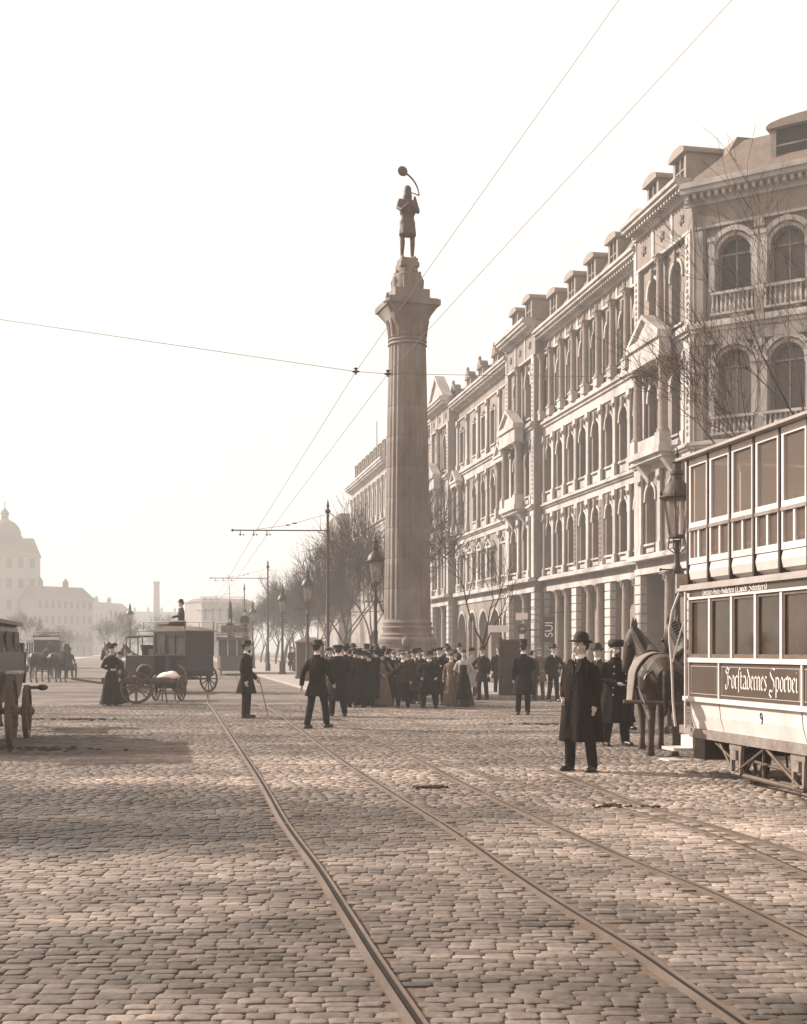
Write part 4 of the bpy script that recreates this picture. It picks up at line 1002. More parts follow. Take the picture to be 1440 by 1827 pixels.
# upper deck
b=MB()
for i in range(nb):
    x1=-i*pitch-.02; x0=-(i+1)*pitch+.02
    # curved light apron under each bay
    b.prism([(0.0,2.80),(0.02,2.70),(0.0,2.60),(-.08,2.55),(-.12,2.55),(-.12,2.80)],'x',x0+.015,x1-.015)
b.build('apron',mat('tram_cream',.5,.5,.1,3,dirt=.15),tram)
for i in range(nb+1):
    for (u0,u1) in ((-.04,.035),(W2-.03,W2+.04)):
        b=MB(); x=-i*pitch; b.box(x-.018,x+.018,u0,u1,2.54,4.2); b.build('deck_post',TDK,tram)
for i in range(nb):
    x1=-i*pitch-.022; x0=-(i+1)*pitch+.022
    fr=MB()
    fr.box(x0,x1,-.03,.018,2.801,2.88); fr.box(x0,x0+.045,-.03,.018,2.88,3.24); fr.box(x1-.045,x1,-.03,.018,2.88,3.24); fr.box((x0+x1)/2-.022,(x0+x1)/2+.022,-.03,.016,2.88,3.24)
    fr.box(x0,x1,-.03,.02,3.285,3.35); fr.box(x0,x1,-.03,.02,4.10,4.19); fr.box(x0,x0+.055,-.03,.018,3.35,4.10); fr.box(x1-.055,x1,-.03,.018,3.35,4.10)
    o=fr.build('window',TW,tram); p=MB(); p.box(x0+.02,x1-.02,-.02,-.01,2.84,4.15); p.build('pane',TGU,o)
    fr=MB(); u=W2-.02
    fr.box(x0,x1,u,u+.03,3.42,3.5); fr.box(x0,x1,u,u+.03,4.10,4.19); fr.box(x0,x0+.05,u,u+.03,3.5,4.10); fr.box(x1-.05,x1,u,u+.03,3.5,4.10); fr.build('window',TW,tram)
    if i%2==0:
        fr=MB(); fr.box(x0+.05,x0+.55,-1.9,-.12,2.95,3.0); fr.box(x0+.5,x0+.54,-1.9,-.12,3.0,3.42); fr.build('bench',WOODM,tram)
b=MB(); b.box(-BL,.02,-.035,.03,3.241,3.284); b.build('mid_rail',TGR,tram)
b=MB(); b.box(-BL+.02,-.03,W2+.05,-.06,2.54,2.58); b.box(-BL+.02,-.03,W2-.018,W2+.0,2.58,3.4); b.build('upper_floor',WOODM,tram)
b=MB(); 
for i in range(nb): 
    b.box(-(i+1)*pitch+.03,-i*pitch-.03,W2-.02,W2+.02,2.6,2.9); b.box(-(i+1)*pitch+.03,-i*pitch-.03,W2-.02,W2+.02,3.24,3.34)
for yy in (-.5,-1.0,-1.5): pass
for k in range(3): b.box(.001,.03,W2+.03+k*.66,W2+.68+k*.66-.06,2.6,4.15)
b.build('end_panel',TW,tram)
r=MB(); r.prism([(.14,4.20),(.14,4.235),(-.3,4.33),(-1.0,4.38),(-1.7,4.33),(W2-.14,4.235),(W2-.14,4.2)],'x',-BL-.2,.14); r.build('roof',TROOF,tram)
v=MB()
for x in (-1.5,-3.6): v.lathe([(.05,4.33),(.05,4.42),(.12,4.43),(.1,4.48),(.02,4.5)],10,(x,-.55,0))
v.build('roof_vent',TGR,tram,40)
# platform at the far end with dark apron and stair panel
b=MB(); n=10
pts=[(.0,-.12)]+[( .05+.78*math.sin(math.pi/2*i/n)*1.0,-.12-.9*(1-math.cos(math.pi/2*i/n))) for i in range(1,n+1)]+[(.83,-1.9),(0,-1.9)]
b.prism(pts,'z',.62,1.62); b.prism([(p[0]*.96,p[1]-.02) for p in pts],'z',1.621,2.0); b.build('platform_apron',TDK,tram)
lnm=MB()
for zz in (1.0,1.32,1.622): 
    for i in range(1,len(pts)-3):
        a,c=pts[i],pts[i+1]; lnm.tube([(a[0]+.004,a[1]+.006,zz),(c[0]+.004,c[1]+.006,zz)],.007,4)
lnm.build('apron_beading',BRIGHT,tram)
b=MB(); b.box(0,.78,-1.85,-.2,.5,.615); b.build('platform_floor',TGR,tram)
b=MB(); b.box(.10,.55,-.1,.16,.30,.34); b.box(.12,.5,-.3,-.1,.34,.5); b.box(.14,.55,-.02,.20,.155,.175); b.build('step',TW,tram)
b=MB(); b.box(-.35,.0,-.5,-.06,.22,.6); b.build('step_board',TDK,tram)
b=MB(); b.tube([(.26,.03,2.44),(.42,.06,2.2),(.52,.06,1.95),(.50,.06,1.75),(.44,.06,1.45),(.44,.05,1.2),(.42,.05,.95),(.36,.04,.62)],.018,7); b.build('hand_rail',TW,tram,40)
b=MB(); b.tube([(.05,.02,2.1),(.2,.04,1.9),(.34,.05,1.65),(.42,.055,1.5)],.012,6); b.tube([(.02,.045,.62),(.02,.045,2.44)],.02,7); b.build('hand_rail',TW,tram,40)
nmb=textmesh('1801',.16,'number',BRIGHT,tram,(.34,-.155,1.17),(R(90),R(90),R(160)),.003)
textmesh('9',.2,'number',TDK,tram,(-2.0,-.011,.845),(R(97),0,R(180)),.002,.75)
# underframe
b=MB(); b.box(-BL-.1,.05,-.1,-.02,.5,.618); b.box(-BL-.1,.05,W2+.02,W2+.1,.5,.618); 
for x in (-.6,-2.0,-3.4,-4.8): b.box(x-.05,x+.05,W2+.1,-.1,.5,.6)
b.build('underframe',TGR,tram)
for x in (-1.24,-2.77):
    for (ys,sg) in ((-.08,1),(W2+.08,-1)):
        g=MB(); g.box(x-.16,x+.16,ys-.02,ys+.03,.42,.5)
        g.prism([(x-.15,.42),(x-.09,.42),(x-.10,.14),(x-.13,.14)],'y',ys-.02,ys+.03); g.prism([(x+.09,.42),(x+.15,.42),(x+.13,.14),(x+.10,.14)],'y',ys-.02,ys+.03)
        g.box(x-.12,x+.12,ys-.02,ys+.03,.12,.15); g.box(x-.07,x+.07,ys-.05,ys+.06,.3,.42)
        for k in range(4): g.lathe([(.05,.42+k*.02-.08),(.065,.43+k*.02-.08),(.05,.44+k*.02-.08)],10,(x,ys,0))
        g.build('axle_guard',TGR,tram,40)
        wheel(.37,.09,7,None,'wheel',tram,(x,-.3 if sg>0 else W2+.3,.375),0,IRON,.07,.09)
    a=MB(); a.tube([(x,-.1,.37),(x,W2+.1,.37)],.035,8); a.build('axle',IRON,tram,40)
b=MB()
b.tube([(-1.2,-.06,.13),(-1.98,-.06,.49)],.016,6); b.tube([(-2.04,-.06,.49),(-2.8,-.06,.13)],.022,6); b.tube([(-1.35,-.2,.30),(-2.6,-.2,.24)],.02,6); b.tube([(-1.2,-.1,.12),(-2.85,-.1,.09)],.03,6)
b.tube([(-1.7,-.2,.5),(-1.7,-.2,.1)],.022,6); b.tube([(-1.3,-.35,.08),(-2.8,-.35,.07)],.022,6); b.tube([(-.75,-.08,.48),(-1.1,-.08,.18)],.02,6); b.tube([(-.6,-.08,.48),(-1.1,-.08,.3)],.015,6)
b.tube([(-1.85,-.4,.5),(-1.9,-.4,.25)],.015,5); b.tube([(-2.1,-.4,.5),(-2.05,-.4,.28)],.015,5)
b.build('brake_rods',STEEL,tram,40)
# ---------------- omnibus across the tracks
def omnibus(loc,rz,label,group=None,full=True):
    t=thing('horse_omnibus',label,'omnibus',loc,rz,group)
    Ln=1.85; Wd=1.5
    b=MB(); pr=[(-.0,.62),(.0,.62)]
    sec=[(0,.60),(Ln,.60),(Ln+.05,.8),(Ln+.02,1.35),(-.02,1.35),(-.08,1.0)]
    b.prism(sec,'y',-Wd/2+.06,Wd/2-.06); b.build('lower_body',COACH,t)
    b=MB(); b.box(0,Ln,-Wd/2,Wd/2,1.352,1.42); 
    for x in (0,.6,1.15,Ln-.1): b.box(x,x+.1,-Wd/2,Wd/2,1.42,2.12)
    b.box(0,Ln,-Wd/2,Wd/2,2.12,2.26); b.build('window_frame',COACH,t)
    p=MB(); p.box(.05,Ln-.05,-Wd/2+.04,Wd/2-.04,1.42,2.12); p.build('pane',TGL,t)
    r=MB(); n=8; r.prism([(-.9,2.24)]+[(-.9+(Ln+1.0)*i/n,2.27+.16*math.sin(math.pi*min(1,max(0,(i/n-.25)/.75)))) for i in range(n+1)]+[(Ln+.1,2.24)],'y',-Wd/2-.06,Wd/2+.06); r.build('roof',mat('coach_roof',.14,.6,.2,3),t)
    k=MB()
    for s in (-1,1):
        k.tube([(-.6,s*Wd/2,2.6),(Ln,s*Wd/2,2.6)],.014,5)
        for x in (-.6,.2,1.0,1.8,Ln): k.tube([(x,s*Wd/2,2.3),(x,s*Wd/2,2.6)],.012,5)
    k.build('roof_rail',IRON,t)
    s_=MB(); s_.box(.0,.5,-.5,.5,2.42,2.52); s_.build('driver_seat',COACH,t); s_=MB(); s_.box(-.75,-.1,-.6,.6,1.2,1.28); s_.prism([(-.8,1.28),(-.72,1.28),(-.95,1.75),(-1.0,1.75)],'y',-.6,.6); s_.box(-.55,-.1,-.55,.55,1.28,1.6); s_.build('footboard',COACH,t)
    for s in (-1,1):
        wheel(.5,.06,12,None,'wheel',t,(Ln-.35,s*(Wd/2+.04),.5),0,WOODM,.06,.09); wheel(.38,.06,10,None,'wheel',t,(-.25,s*(Wd/2+.04),.38),0,WOODM,.06,.08)
    a=MB(); a.tube([(Ln-.35,-Wd/2,.5),(Ln-.35,Wd/2,.5)],.035,6); a.tube([(-.25,-Wd/2,.38),(-.25,Wd/2,.38)],.03,6); a.box(-.4,Ln-.2,-.12,.12,.5,.58); a.build('undercarriage',IRON,t)
    q=MB(); q.tube([(-.4,0,.6),(-3.0,0,.85)],.035,6); q.build('pole',WOODM,t,40)
    return t
OB=G(345,1240); OB.z=0
ob=omnibus(G(300,1234),R(-38),'dark varnished horse omnibus with roof rail, crossing behind the barrel cart'); ob.scale=(1,1,1.07)
q=P(70,HZ,74); q.z=0
omnibus(q,R(-60),'hazy dark omnibus standing behind the pair of horses on the left')
# ---------------- barrel cart and sack barrow
BARREL=mat('barrel_oak',.13,.7,.35,6,.3,20)
def barrel(loc,rz,r,ln,label,tilt=0):
    t=MB(); prof=[(r*.82,-ln/2),(r*.95,-ln*.25),(r,0),(r*.95,ln*.25),(r*.82,ln/2)]
    t.lathe(prof,22); t.xf(Matrix.Rotation(R(90),4,'X')); o=t.build('barrel',BARREL,None,50,loc,rz)
    tag(o,label,'barrel','barrels on the handcart')
    h=MB()
    for z,k in ((-.42,.88),(-.2,.98),(.2,.98),(.42,.88)): h.lathe([(r*k+.004,z*ln-.02),(r*k+.012,z*ln-.02),(r*k+.012,z*ln+.02),(r*k+.004,z*ln+.02)],22,cap=False)
    h.xf(Matrix.Rotation(R(90),4,'X')); h.build('hoop',IRON,o,40)
    h=MB(); 
    for s in (-1,1):
        h.lathe([(r*.80,0),(r*.80,.02),(r*.72,.021),(r*.72,.0)],22,(0,0,s*ln*.5)); 
    h.xf(Matrix.Rotation(R(90),4,'X')); h.build('rim',WOODM,o); return o
def handcart(loc,rz,label,L_=1.9,W_=.9,z=.62,r=.48,ns=10,group='handcarts in the square'):
    t=thing('handcart',label,'handcart',loc,rz,group)
    b=MB(); b.box(-L_/2,L_/2,-W_/2,W_/2,z,z+.04)
    for s in (-1,1): b.box(-L_/2-.0,L_/2,s*W_/2-.02,s*W_/2+.03,z+.041,z+.14)
    b.build('bed',WOODM,t)
    h=MB()
    for s in (-1,1): h.tube([(-L_/2-.9,s*W_*.32,z+.12),(-L_/2,s*W_*.36,z-.02),(L_/2,s*W_*.36,z-.03)],.028,6)
    h.tube([(-L_/2-.88,-W_*.34,z+.12),(-L_/2-.88,W_*.34,z+.12)],.022,6); h.build('handle',WOODM,t,40)
    g=MB(); g.tube([(-L_/2+.2,0,z),(-L_/2+.1,0,.0)],.025,5); g.tube([(L_/2-.2,0,z),(L_/2-.1,0,.0)],.025,5); g.build('prop_leg',WOODM,t)
    for s in (-1,1): wheel(r,.05,ns,None,'wheel',t,(0,s*(W_/2+.08),r),0,WOODM,.05,.07)
    a=MB(); a.tube([(0,-W_/2-.1,r),(0,W_/2+.1,r)],.025,6); a.box(-.05,.05,-W_/2,W_/2,r,z-.001); a.build('axle',IRON,t); return t
c1=G(243,1255); handcart(c1,R(14),'flat handcart carrying two barrels, beside the woman in black',2.1,.85,.66,.5,8)
barrel(c1+Vector((.28,-.05,.70+.27)),R(12),.27,.62,'larger barrel on the flat handcart, pale-topped'); barrel(c1+Vector((-.42,-.1,.70+.19)),R(12),.18,.5,'smaller barrel on the flat handcart, nearest the woman in black')
c2=G(301,1250); handcart(c2,R(80),'handcart seen end-on, loaded with a pale sack, in front of the omnibus',1.4,.72,.6,.42,10)
sk=MB(); sk.ell((0,0,.14),.36,.3,.17,14,8); sk.ell((.1,.05,.22),.2,.18,.12,10,6); sk.ell((-.3,0,.08),.16,.18,.08,10,6)
o=blob(sk,'sack',LINEN,None,.03,2); o.location=c2+Vector((0,0,.64)); tag(o,'pale full sack lying on the end-on handcart','sack')
bk=MB(); bk.lathe([(.28,0),(.36,.14),(.38,.16),(.3,.15)],16); 
# ---------------- big carriage cut by the left edge
LC=G(-10,1334)
cx=thing('carriage','large dark four-wheeled carriage cut off by the left edge','carriage',LC,STREET)
b=MB(); b.prism([(.1,.75),(-1.55,.75),(-1.65,1.3),(-1.5,2.12),(.05,2.12),(.2,1.3)][::-1],'x',-1.2,2.9); 
b.v=[(p[0],-p[1],p[2]) for p in b.v]; b.build('body',COACH,cx)
b=MB(); b.box(-1.4,3.0,-.15,1.65,2.121,2.19); b.build('roof',mat('carriage_roof',.16,.5,.1,3,spec=.6),cx)
for x in (-.7,.5,1.7): b=MB(); b.box(x,x+.75,-.14,-.115,1.45,2.0); b.build('window',TGL,cx)
for (x,r) in ((0,.62),(2.45,.5)):
    for yy in (-.28,1.75): wheel(r,.09,12,None,'wheel',cx,(x,yy,r),0,WOODM,.08,.12)
b=MB(); b.tube([(0,-.42,.62),(0,1.9,.62)],.05,8); b.tube([(2.45,-.42,.5),(2.45,1.9,.5)],.045,8); b.box(-.3,2.9,.6,.9,.55,.7); b.build('undercarriage',IRON,cx)
b=MB(); b.box(2.91,3.6,-.2,1.4,1.25,1.35); b.box(2.91,3.3,-.15,1.3,1.35,1.8); b.prism([(3.9,1.0),(3.98,1.0),(4.15,1.6),(4.08,1.62)],'y',-.1,1.4); b.build('driver_box',COACH,cx)
b=MB(); b.box(-.1,.7,-.42,-.16,1.26,1.3); b.build('mudguard',mat('mudguard',.5,.35,.1,3,spec=.6),cx)
b=MB(); b.tube([(2.45,-.3,.95),(2.45,-.5,.95)],.03,7); b.ell((2.45,-.57,.95),.06,.1,.06,8,6); b.build('lamp_bracket',IRON,cx,40)
# ---------------- distant double-deck tram on the main line
def fartram(loc,rz,label,electric=True):
    t=thing('double_deck_tram',label,'tram',loc,rz,'double-deck trams in the distance')
    b=MB(); b.box(-.95,.95,0,6.5,.35,1.25); b.box(-.85,.85,-.6,7.1,.3,.42); b.prism([(-.8,-.6),(.8,-.6),(.95,-.1),(.95,0),(-.95,0),(-.95,-.1)],'z',.42,1.3); b.build('lower_panel',TBR,t)
    b=MB(); b.box(-.9,.9,.0,6.5,1.25,2.35); b.build('saloon',TGL,t)
    b=MB()
    for x in (-.95,-.35,.25,.89): b.box(x,x+.07,-.1,-.03,1.3,2.35)
    for k in range(6):
        for s in (-.97,.91): b.box(s,s+.06,k*1.28,k*1.28+.1,1.25,2.35)
    b.build('window_post',TW,t)
    b=MB(); b.box(-1.05,1.05,-.8,7.3,2.35,2.5); b.build('deck',TBR,t)
    b=MB()
    for s in (-1.0,1.0):
        for z in (2.8,3.15,3.4): b.tube([(s,-.75,z),(s,7.2,z)],.02,4)
        for k in range(8): b.tube([(s,-.75+k*1.13,2.5),(s,-.75+k*1.13,3.4)],.018,4)
    for z in (2.8,3.15,3.4): b.tube([(-1,-.75,z),(1,-.75,z)],.02,4)
    for k in range(7): b.tube([(-1+k/3,-.75,2.5),(-1+k/3,-.75,3.4)],.016,4)
    b.box(-1,1,-.77,-.74,2.62,2.72); b.build('railing',TGR,t)
    for k in range(4):
        b=MB(); b.box(-.7,.7,.5+k*1.6,.6+k*1.6,2.9,3.3); b.box(-.7,.7,.5+k*1.6,.95+k*1.6,2.85,2.9); b.build('bench',WOODM,t)
    for x in (-.72,.72):
        for y in (2.2,4.3): wheel(.38,.09,8,None,'wheel',t,(x,y,.38),R(90),IRON,.07,.09)
    if electric:
        b=MB(); b.lathe([(.14,2.5),(.1,3.2),(.16,4.0),(.13,4.6),(.04,5.0)],8,(-.1,3,0)); b.tube([(-.1,3,4.9),(-.2,4.2,6.9)],.02,5); b.build('trolley_mast',IRON,t,40)
    return t
ft=G(415,1205); 
fartram(ft+Vector((.0,0,0)),R(9),'distant electric double-deck tram with trolley mast, facing us behind the man with the cane')
o2=P(93,HZ,112); o2.z=0; fartram(o2,R(22),'hazy double-deck horse tram far off on the left, behind the horse team',False)
# closed van behind the woman in black
v_=P(243,HZ,47); v_.z=0
t=thing('delivery_van','tall dark open-framed van behind the barrel cart, left of the omnibus','van',v_,R(-5))
b=MB(); b.box(-.35,.75,-.2,1.4,.7,1.45); b.build('body',COACH,t)
b=MB()
for (x,y) in ((-.33,-.18),(.3,-.18),(-.33,1.3),(.3,1.3)): b.tube([(x,y,1.45),(x,y,2.15)],.025,5)
b.tube([(-.33,-.18,2.15),(.3,-.18,2.2),(.3,1.3,2.2),(-.33,1.3,2.15),(-.33,-.18,2.15)],.025,5); b.build('frame',IRON,t)
for s in (-.1,1.3): wheel(.4,.05,10,None,'wheel',t,(.5,s,.4),0,WOODM,.05,.08); wheel(.35,.05,10,None,'wheel',t,(-.2,s,.35),0,WOODM,.05,.08)
# distant two-wheeled cart
p_=G(118,1209); handcart(p_,R(100),'small distant cart pushed by a man, left of the far houses',1.4,1.0,.7,.45,8)
# ================================================================ SQUARE FURNITURE
k=G(912,1246); k.z=.0
t=thing('notice_kiosk','dark panelled notice board with a white plate on top, right of the crowd','notice board',k,R(-12))
b=MB(); b.box(-.33,.33,-.22,.22,.12,1.95); b.build('panel',mat('kiosk_paint',.05,.6,.3,3),t)
b=MB(); b.box(-.40,-.331,-.26,.26,.0,2.1); b.box(.331,.39,-.26,.26,.0,2.05); b.box(-.33,.33,-.26,.26,1.951,2.03); b.build('frame',WOODM,t)
b=MB(); b.box(-.8,-.1,-.03,.03,2.28,2.52); b.build('plate',LINEN,t)
b=MB(); b.tube([(-.37,.08,2.1),(-.37,.08,2.8)],.03,6); b.build('post',IRON,t)
k=G(556,1214); k.z=.11
t=thing('kiosk','plain dark kiosk behind the walking man, among the trees','kiosk',k+Vector((-.1,0,0)),R(8))
b=MB(); b.box(-.75,.75,-.6,.6,0,1.95); b.box(-.8,.8,-.65,.65,0,.12); b.build('wall',mat('kiosk_boards',.06,.7,.3,3,stretch=(4,4,.5)),t)
b=MB(); b.box(-.85,.85,-.7,.7,1.951,2.02); b.frust(-.8,.8,-.65,.65,2.021,-.3,.3,-.25,.25,2.25); b.build('roof',SLATE,t)
b=MB(); b.box(-.3,.3,-.63,-.602,.15,1.8); b.build('door',WOODM,t)
# shop signs on the house fronts
def sign_at(px,py,dd): return P(px,py,dd)
def hsign(name,label,pos,wd,ht,m,txt=None,rot=0,back=None):
    t=thing(name,label,'sign',pos,MAINROT-math.pi+R(0))
    b=MB(); b.box(-wd/2,wd/2,-.04,.04,-ht/2,ht/2); b.build('board',m,t)
    return t
SGD=mat('sign_dark',.045,.6,.2,4)
def face_sign(name,label,px,py,d,wd,ht,m,shape='box'):
    p=P(px,py,d); t=thing(name,label,'sign',p,R(-8))
    b=MB()
    if shape=='box': b.box(-wd/2,wd/2,-.05,.05,-ht/2,ht/2)
    else:
        b.lathe([(wd/2-.12,-.04),(wd/2,-.05),(wd/2,.05),(wd/2-.12,.04)],24); b.xf(Matrix.Rotation(R(90),4,'X'))
    b.build('board',m,t); 
    k=MB(); k.tube([(0,0,ht/2-.02),(0,.0,ht/2+.25),(.9,.35,ht/2+.25)],.025,5); k.build('bracket',IRON,t,40)
    return t
face_sign('shop_sign','pale square shop sign above the oval one, on the second pavilion of the corner house',931,1100,77,.75,.45,LINEN)
t=face_sign('shop_sign','oval shop sign with pale centre plate, hanging over the man in top hat',932,1122,76.5,.62,.62,SGD,'round')
b=MB(); b.ell((0,-.06,0),.17,.03,.09,12,6); b.build('emblem',TROOF,t)
face_sign('shop_sign','narrow pale shop sign below the oval one, above the man in top hat',931,1139,76,.27,.5,LINEN)
t=face_sign('shop_sign','tall dark sign with upright lettering on the ground-floor columns, above the two standing men',980,1123,72,.62,1.5,SGD)
textmesh('SUI',.66,'lettering',BRIGHT,t,(0,-.06,0),(R(90),R(-90),0),.004)
# ================================================================ PEOPLE
ARM={'down':((.25,.03,1.13),(.245,-.05,.89)),'pocket':((.29,.07,1.14),(.2,-.1,.98)),'back':((.27,.11,1.15),(.07,.18,1.02)),'hip':((.39,.05,1.18),(.2,-.05,1.03)),
'front':((.27,-.02,1.15),(.08,-.22,1.08)),'fold':((.26,-.07,1.17),(-.06,-.2,1.2)),'mouth':((.22,-.17,1.22),(.05,-.18,1.45)),'reach':((.27,-.16,1.2),(.2,-.4,1.18)),
'cane':((.26,.05,1.14),(.27,-.13,.93)),'swingf':((.25,-.05,1.14),(.24,-.22,.93)),'swingb':((.25,.14,1.15),(.25,.2,.9)),'reins':((.25,-.08,1.16),(.12,-.34,1.12)),'up':((.25,-.12,1.22),(.3,-.3,1.42))}
LEG={'stand':((.1,.0),(.11,.0)),'apart':((.16,-.02),(.16,.02)),'walk':((.09,-.24),(.09,.22)),'stride':((.09,-.16),(.1,.14)),'shift':((.1,-.06),(.13,.05))}
def vadd(a,b): return (a[0]+b[0],a[1]+b[1],a[2]+b[2])
def person(px,py,H,face,label,coat='long',hat='bowler',cloth='d',tr='d',arms=('down','down'),legs='stand',woman=False,det=0,pos=None,z0=0,group=None,beard=False,head=(0,0),apron=None,shirt=True,hem=None,seated=False,stout=1.0,child=False,hairc=None,prop=None):
    loc=pos if pos is not None else G(px,py); loc=Vector((loc.x,loc.y,z0))
    k=H/1.78; rz=R(face)
    vb=.0065 if det==2 else (.012 if det==1 else .017)
    b=MB(); hs=1.12 if child else 1.0
    # head
    HM=Matrix.Translation((0,-.01,1.52))@Matrix.Rotation(R(head[0]),4,'Z')@Matrix.Rotation(R(head[1]),4,'X')@Matrix.Scale(hs,4)
    hd=MB(); hd.ell((0,.012,.155),.076,.094,.108,20,14); hd.ell((0,-.03,.075),.052,.058,.062,14,10); hd.cap_tube([(0,-.078,.135),(0,-.105,.105),(0,-.098,.095)],[.011,.016,.012],8)
    hd.ell((0,-.078,.055),.024,.02,.012,8,6); hd.ell((0,-.07,.025),.022,.022,.02,8,6)
    for s in (-1,1):
        hd.ell((s*.079,.01,.12),.012,.02,.032,8,6); hd.ell((s*.032,-.070,.168),.026,.016,.010,8,6); hd.ell((s*.044,-.052,.10),.02,.026,.024,8,6)
    b.merge(hd,HM)
    b.cap_tube([(0,.01,1.44),(0,0,1.56)],[.058,.052],12)
    b.loft([(0,0,.90,.15,.11),(0,0,1.05,.14,.10),(0,0,1.25,.165,.11),(0,0,1.36,.15,.09),(0,0,1.42,.10,.07),(0,0,1.48,.06,.06)],20)
    legp=LEG[legs]
    LJ=[]
    for si,s in enumerate((-1,1)):
        ax,ay=legp[si]; 
        if seated:
            hip=(s*.1,0,.9); kn=(s*.14,-.42,.86); an=(s*.14,-.44,.44)
        else:
            hip=(s*.09,0,.92); kn=(s*(.09+ax)/2*1.02,ay*.45-(.04 if ay<0 else -.0),.49); an=(s*ax,ay+.02,.09)
        LJ.append((hip,kn,an)); b.cap_tube([hip,kn,(an[0],an[1],an[2])],[.085,.055,.042],10); b.cap_tube([(an[0],an[1]+.02,an[2]-.04),(an[0]*1.1,an[1]-.15,an[2]-.055)],[.04,.032],8)
    AJ=[]
    for si,s in enumerate((-1,1)):
        e,wv=ARM[arms[si]]; sh=(s*.17,.0,1.385); e=(s*e[0],e[1],e[2]); wv=(s*wv[0],wv[1],wv[2])
        if woman: sh=(s*.15,0,1.38)
        AJ.append((sh,e,wv)); b.cap_tube([sh,e,wv],[.042,.036,.027],10)
        d=(Vector(wv)-Vector(e)).normalized(); w0=Vector(wv)
        side=d.cross(Vector((0,1,0)) if abs(d.y)<.8 else Vector((0,0,1))).normalized(); inn=side.cross(d)
        pc=w0+d*.055; b.cap_tube([w0+d*.01,pc,w0+d*.08],[.026,.034,.032],10)
        curl=Vector((0,-.5,0)) if arms[si] not in('fold','mouth') else Vector((0,.2,0))
        for fi in range(4):
            o_=inn*((fi-1.5)*.019); ln_=(.062,.074,.07,.055)[fi]
            p0=w0+d*.085+o_; p1=p0+d*ln_*.5; p2=p1+(d+curl*.8).normalized()*ln_*.5
            b.cap_tube([p0,p1,p2],[.0095,.0088,.0075],6)
        t0=w0+d*.03+inn*-.026; b.cap_tube([t0,t0+(d*.6-inn*.8).normalized()*.035,t0+(d*1.0-inn*.6).normalized()*.06],[.012,.011,.009],6)
    body=blob(b,'person',SKIN,None,vb,1)
    tag(body,label,'person',group)
    body.location=loc; body.rotation_euler=(0,0,rz); body.scale=(k*stout,k*stout,k)
    if seated: body.location.z=z0-.86*k
    # trousers and shoes
    if not woman:
        t=MB()
        for (h,kn,an) in LJ: t.cap_tube([(h[0],h[1],h[2]-.02),kn,(an[0],an[1],an[2]-.005)],[.1,.078,.068],12)
        t.ell((0,0,.93),.155,.115,.1,14,8); blob(t,'trousers',CLOTHS[tr],body,vb*1.25,3)
    for (h,kn,an) in LJ:
        s_=MB(); s_.cap_tube([(an[0],an[1]+.035,.045+an[2]-.09),(an[0]*1.05,an[1]-.06,.04+an[2]-.09),(an[0]*1.15,an[1]-.17,.034+an[2]-.09)],[.045,.046,.034],10); s_.box(an[0]-.035,an[0]+.045,an[1]-.18,an[1]+.07,an[2]-.09,an[2]-.075)
        s_.build('shoe',LEATHER,body,60)
    cm=CLOTHS[cloth]
    c=MB(); ph=random.random()*6
    up=[(0,0,1.30,.20,.128,0),(0,0,1.38,.198,.118,0),(0,0,1.425,.165,.10,0),(0,.01,1.46,.095,.082,0),(0,.01,1.495,.072,.07,0)]
    if woman:
        rg=[(0,.03,.04,.34,.33,.07),(0,.03,.25,.29,.28,.07),(0,.02,.6,.235,.21,.05),(0,.01,.9,.18,.15,.02),(0,0,1.06,.128,.105,0),(0,0,1.2,.155,.125,0)]+[(a_,b_,z_,x_*.86,y_,f_) for (a_,b_,z_,x_,y_,f_) in up]
        if coat=='blouse':
            sk_=MB(); sk_.loft(rg[:5]+[(0,0,1.09,.125,.10,0)],32,nf=13,ph=ph); blob(sk_,'skirt',CLOTHS[tr],body,vb*1.25,1)
            rg=[(0,0,1.06,.135,.108,0),(0,0,1.12,.14,.11,0)]+rg[5:]
    else:
        hz_=hem if hem else {'long':.42,'mid':.62,'short':.80}[coat]
        fl=.06+.12*(.95-hz_); 
        rg=[(0,.01,hz_,.175+fl,.14+fl*.9,.07),(0,.01,(hz_+.95)/2,.18+fl*.55,.14+fl*.45,.045),(0,0,.95,.183,.142,.02),(0,0,1.08,.172,.132,.01),(0,0,1.2,.19,.132,.01)]+up
        if seated: rg=[(0,-.02,.86,.22,.2,.03)]+rg[2:]
    c.loft(rg,30,nf=9,ph=ph)
    for (sh,e,wv) in AJ:
        sw=.07 if not woman else .06
        c.cap_tube([(sh[0]*.9,sh[1],sh[2]+.0),(sh[0]*1.12,sh[1],sh[2]-.03),e,(e[0]*.4+wv[0]*.6,e[1]*.4+wv[1]*.6,e[2]*.4+wv[2]*.6),wv],[.062,sw+.008,.06,.054,.05],12)
    if seated:
        for (h,kn,an) in LJ: c.cap_tube([h,kn],[.11,.085],10)
    if not woman and coat!='apron': c.tube([(0,.02,1.485),(0,.025,1.52)],[.078,.072],14)
    ob=blob(c,'blouse' if coat=='blouse' else ('dress' if woman else 'coat'),cm,body,vb*1.15,2)
    if det:
        l=MB()
        for s in (-1,1):
            l.prism([(s*.015,1.30),(s*.075,1.40),(s*.075,1.47),(s*.045,1.47),(s*.01,1.36)][::s],'y',-.132 if True else 0,-.118)
        l.build('lapel',cm,body,60)
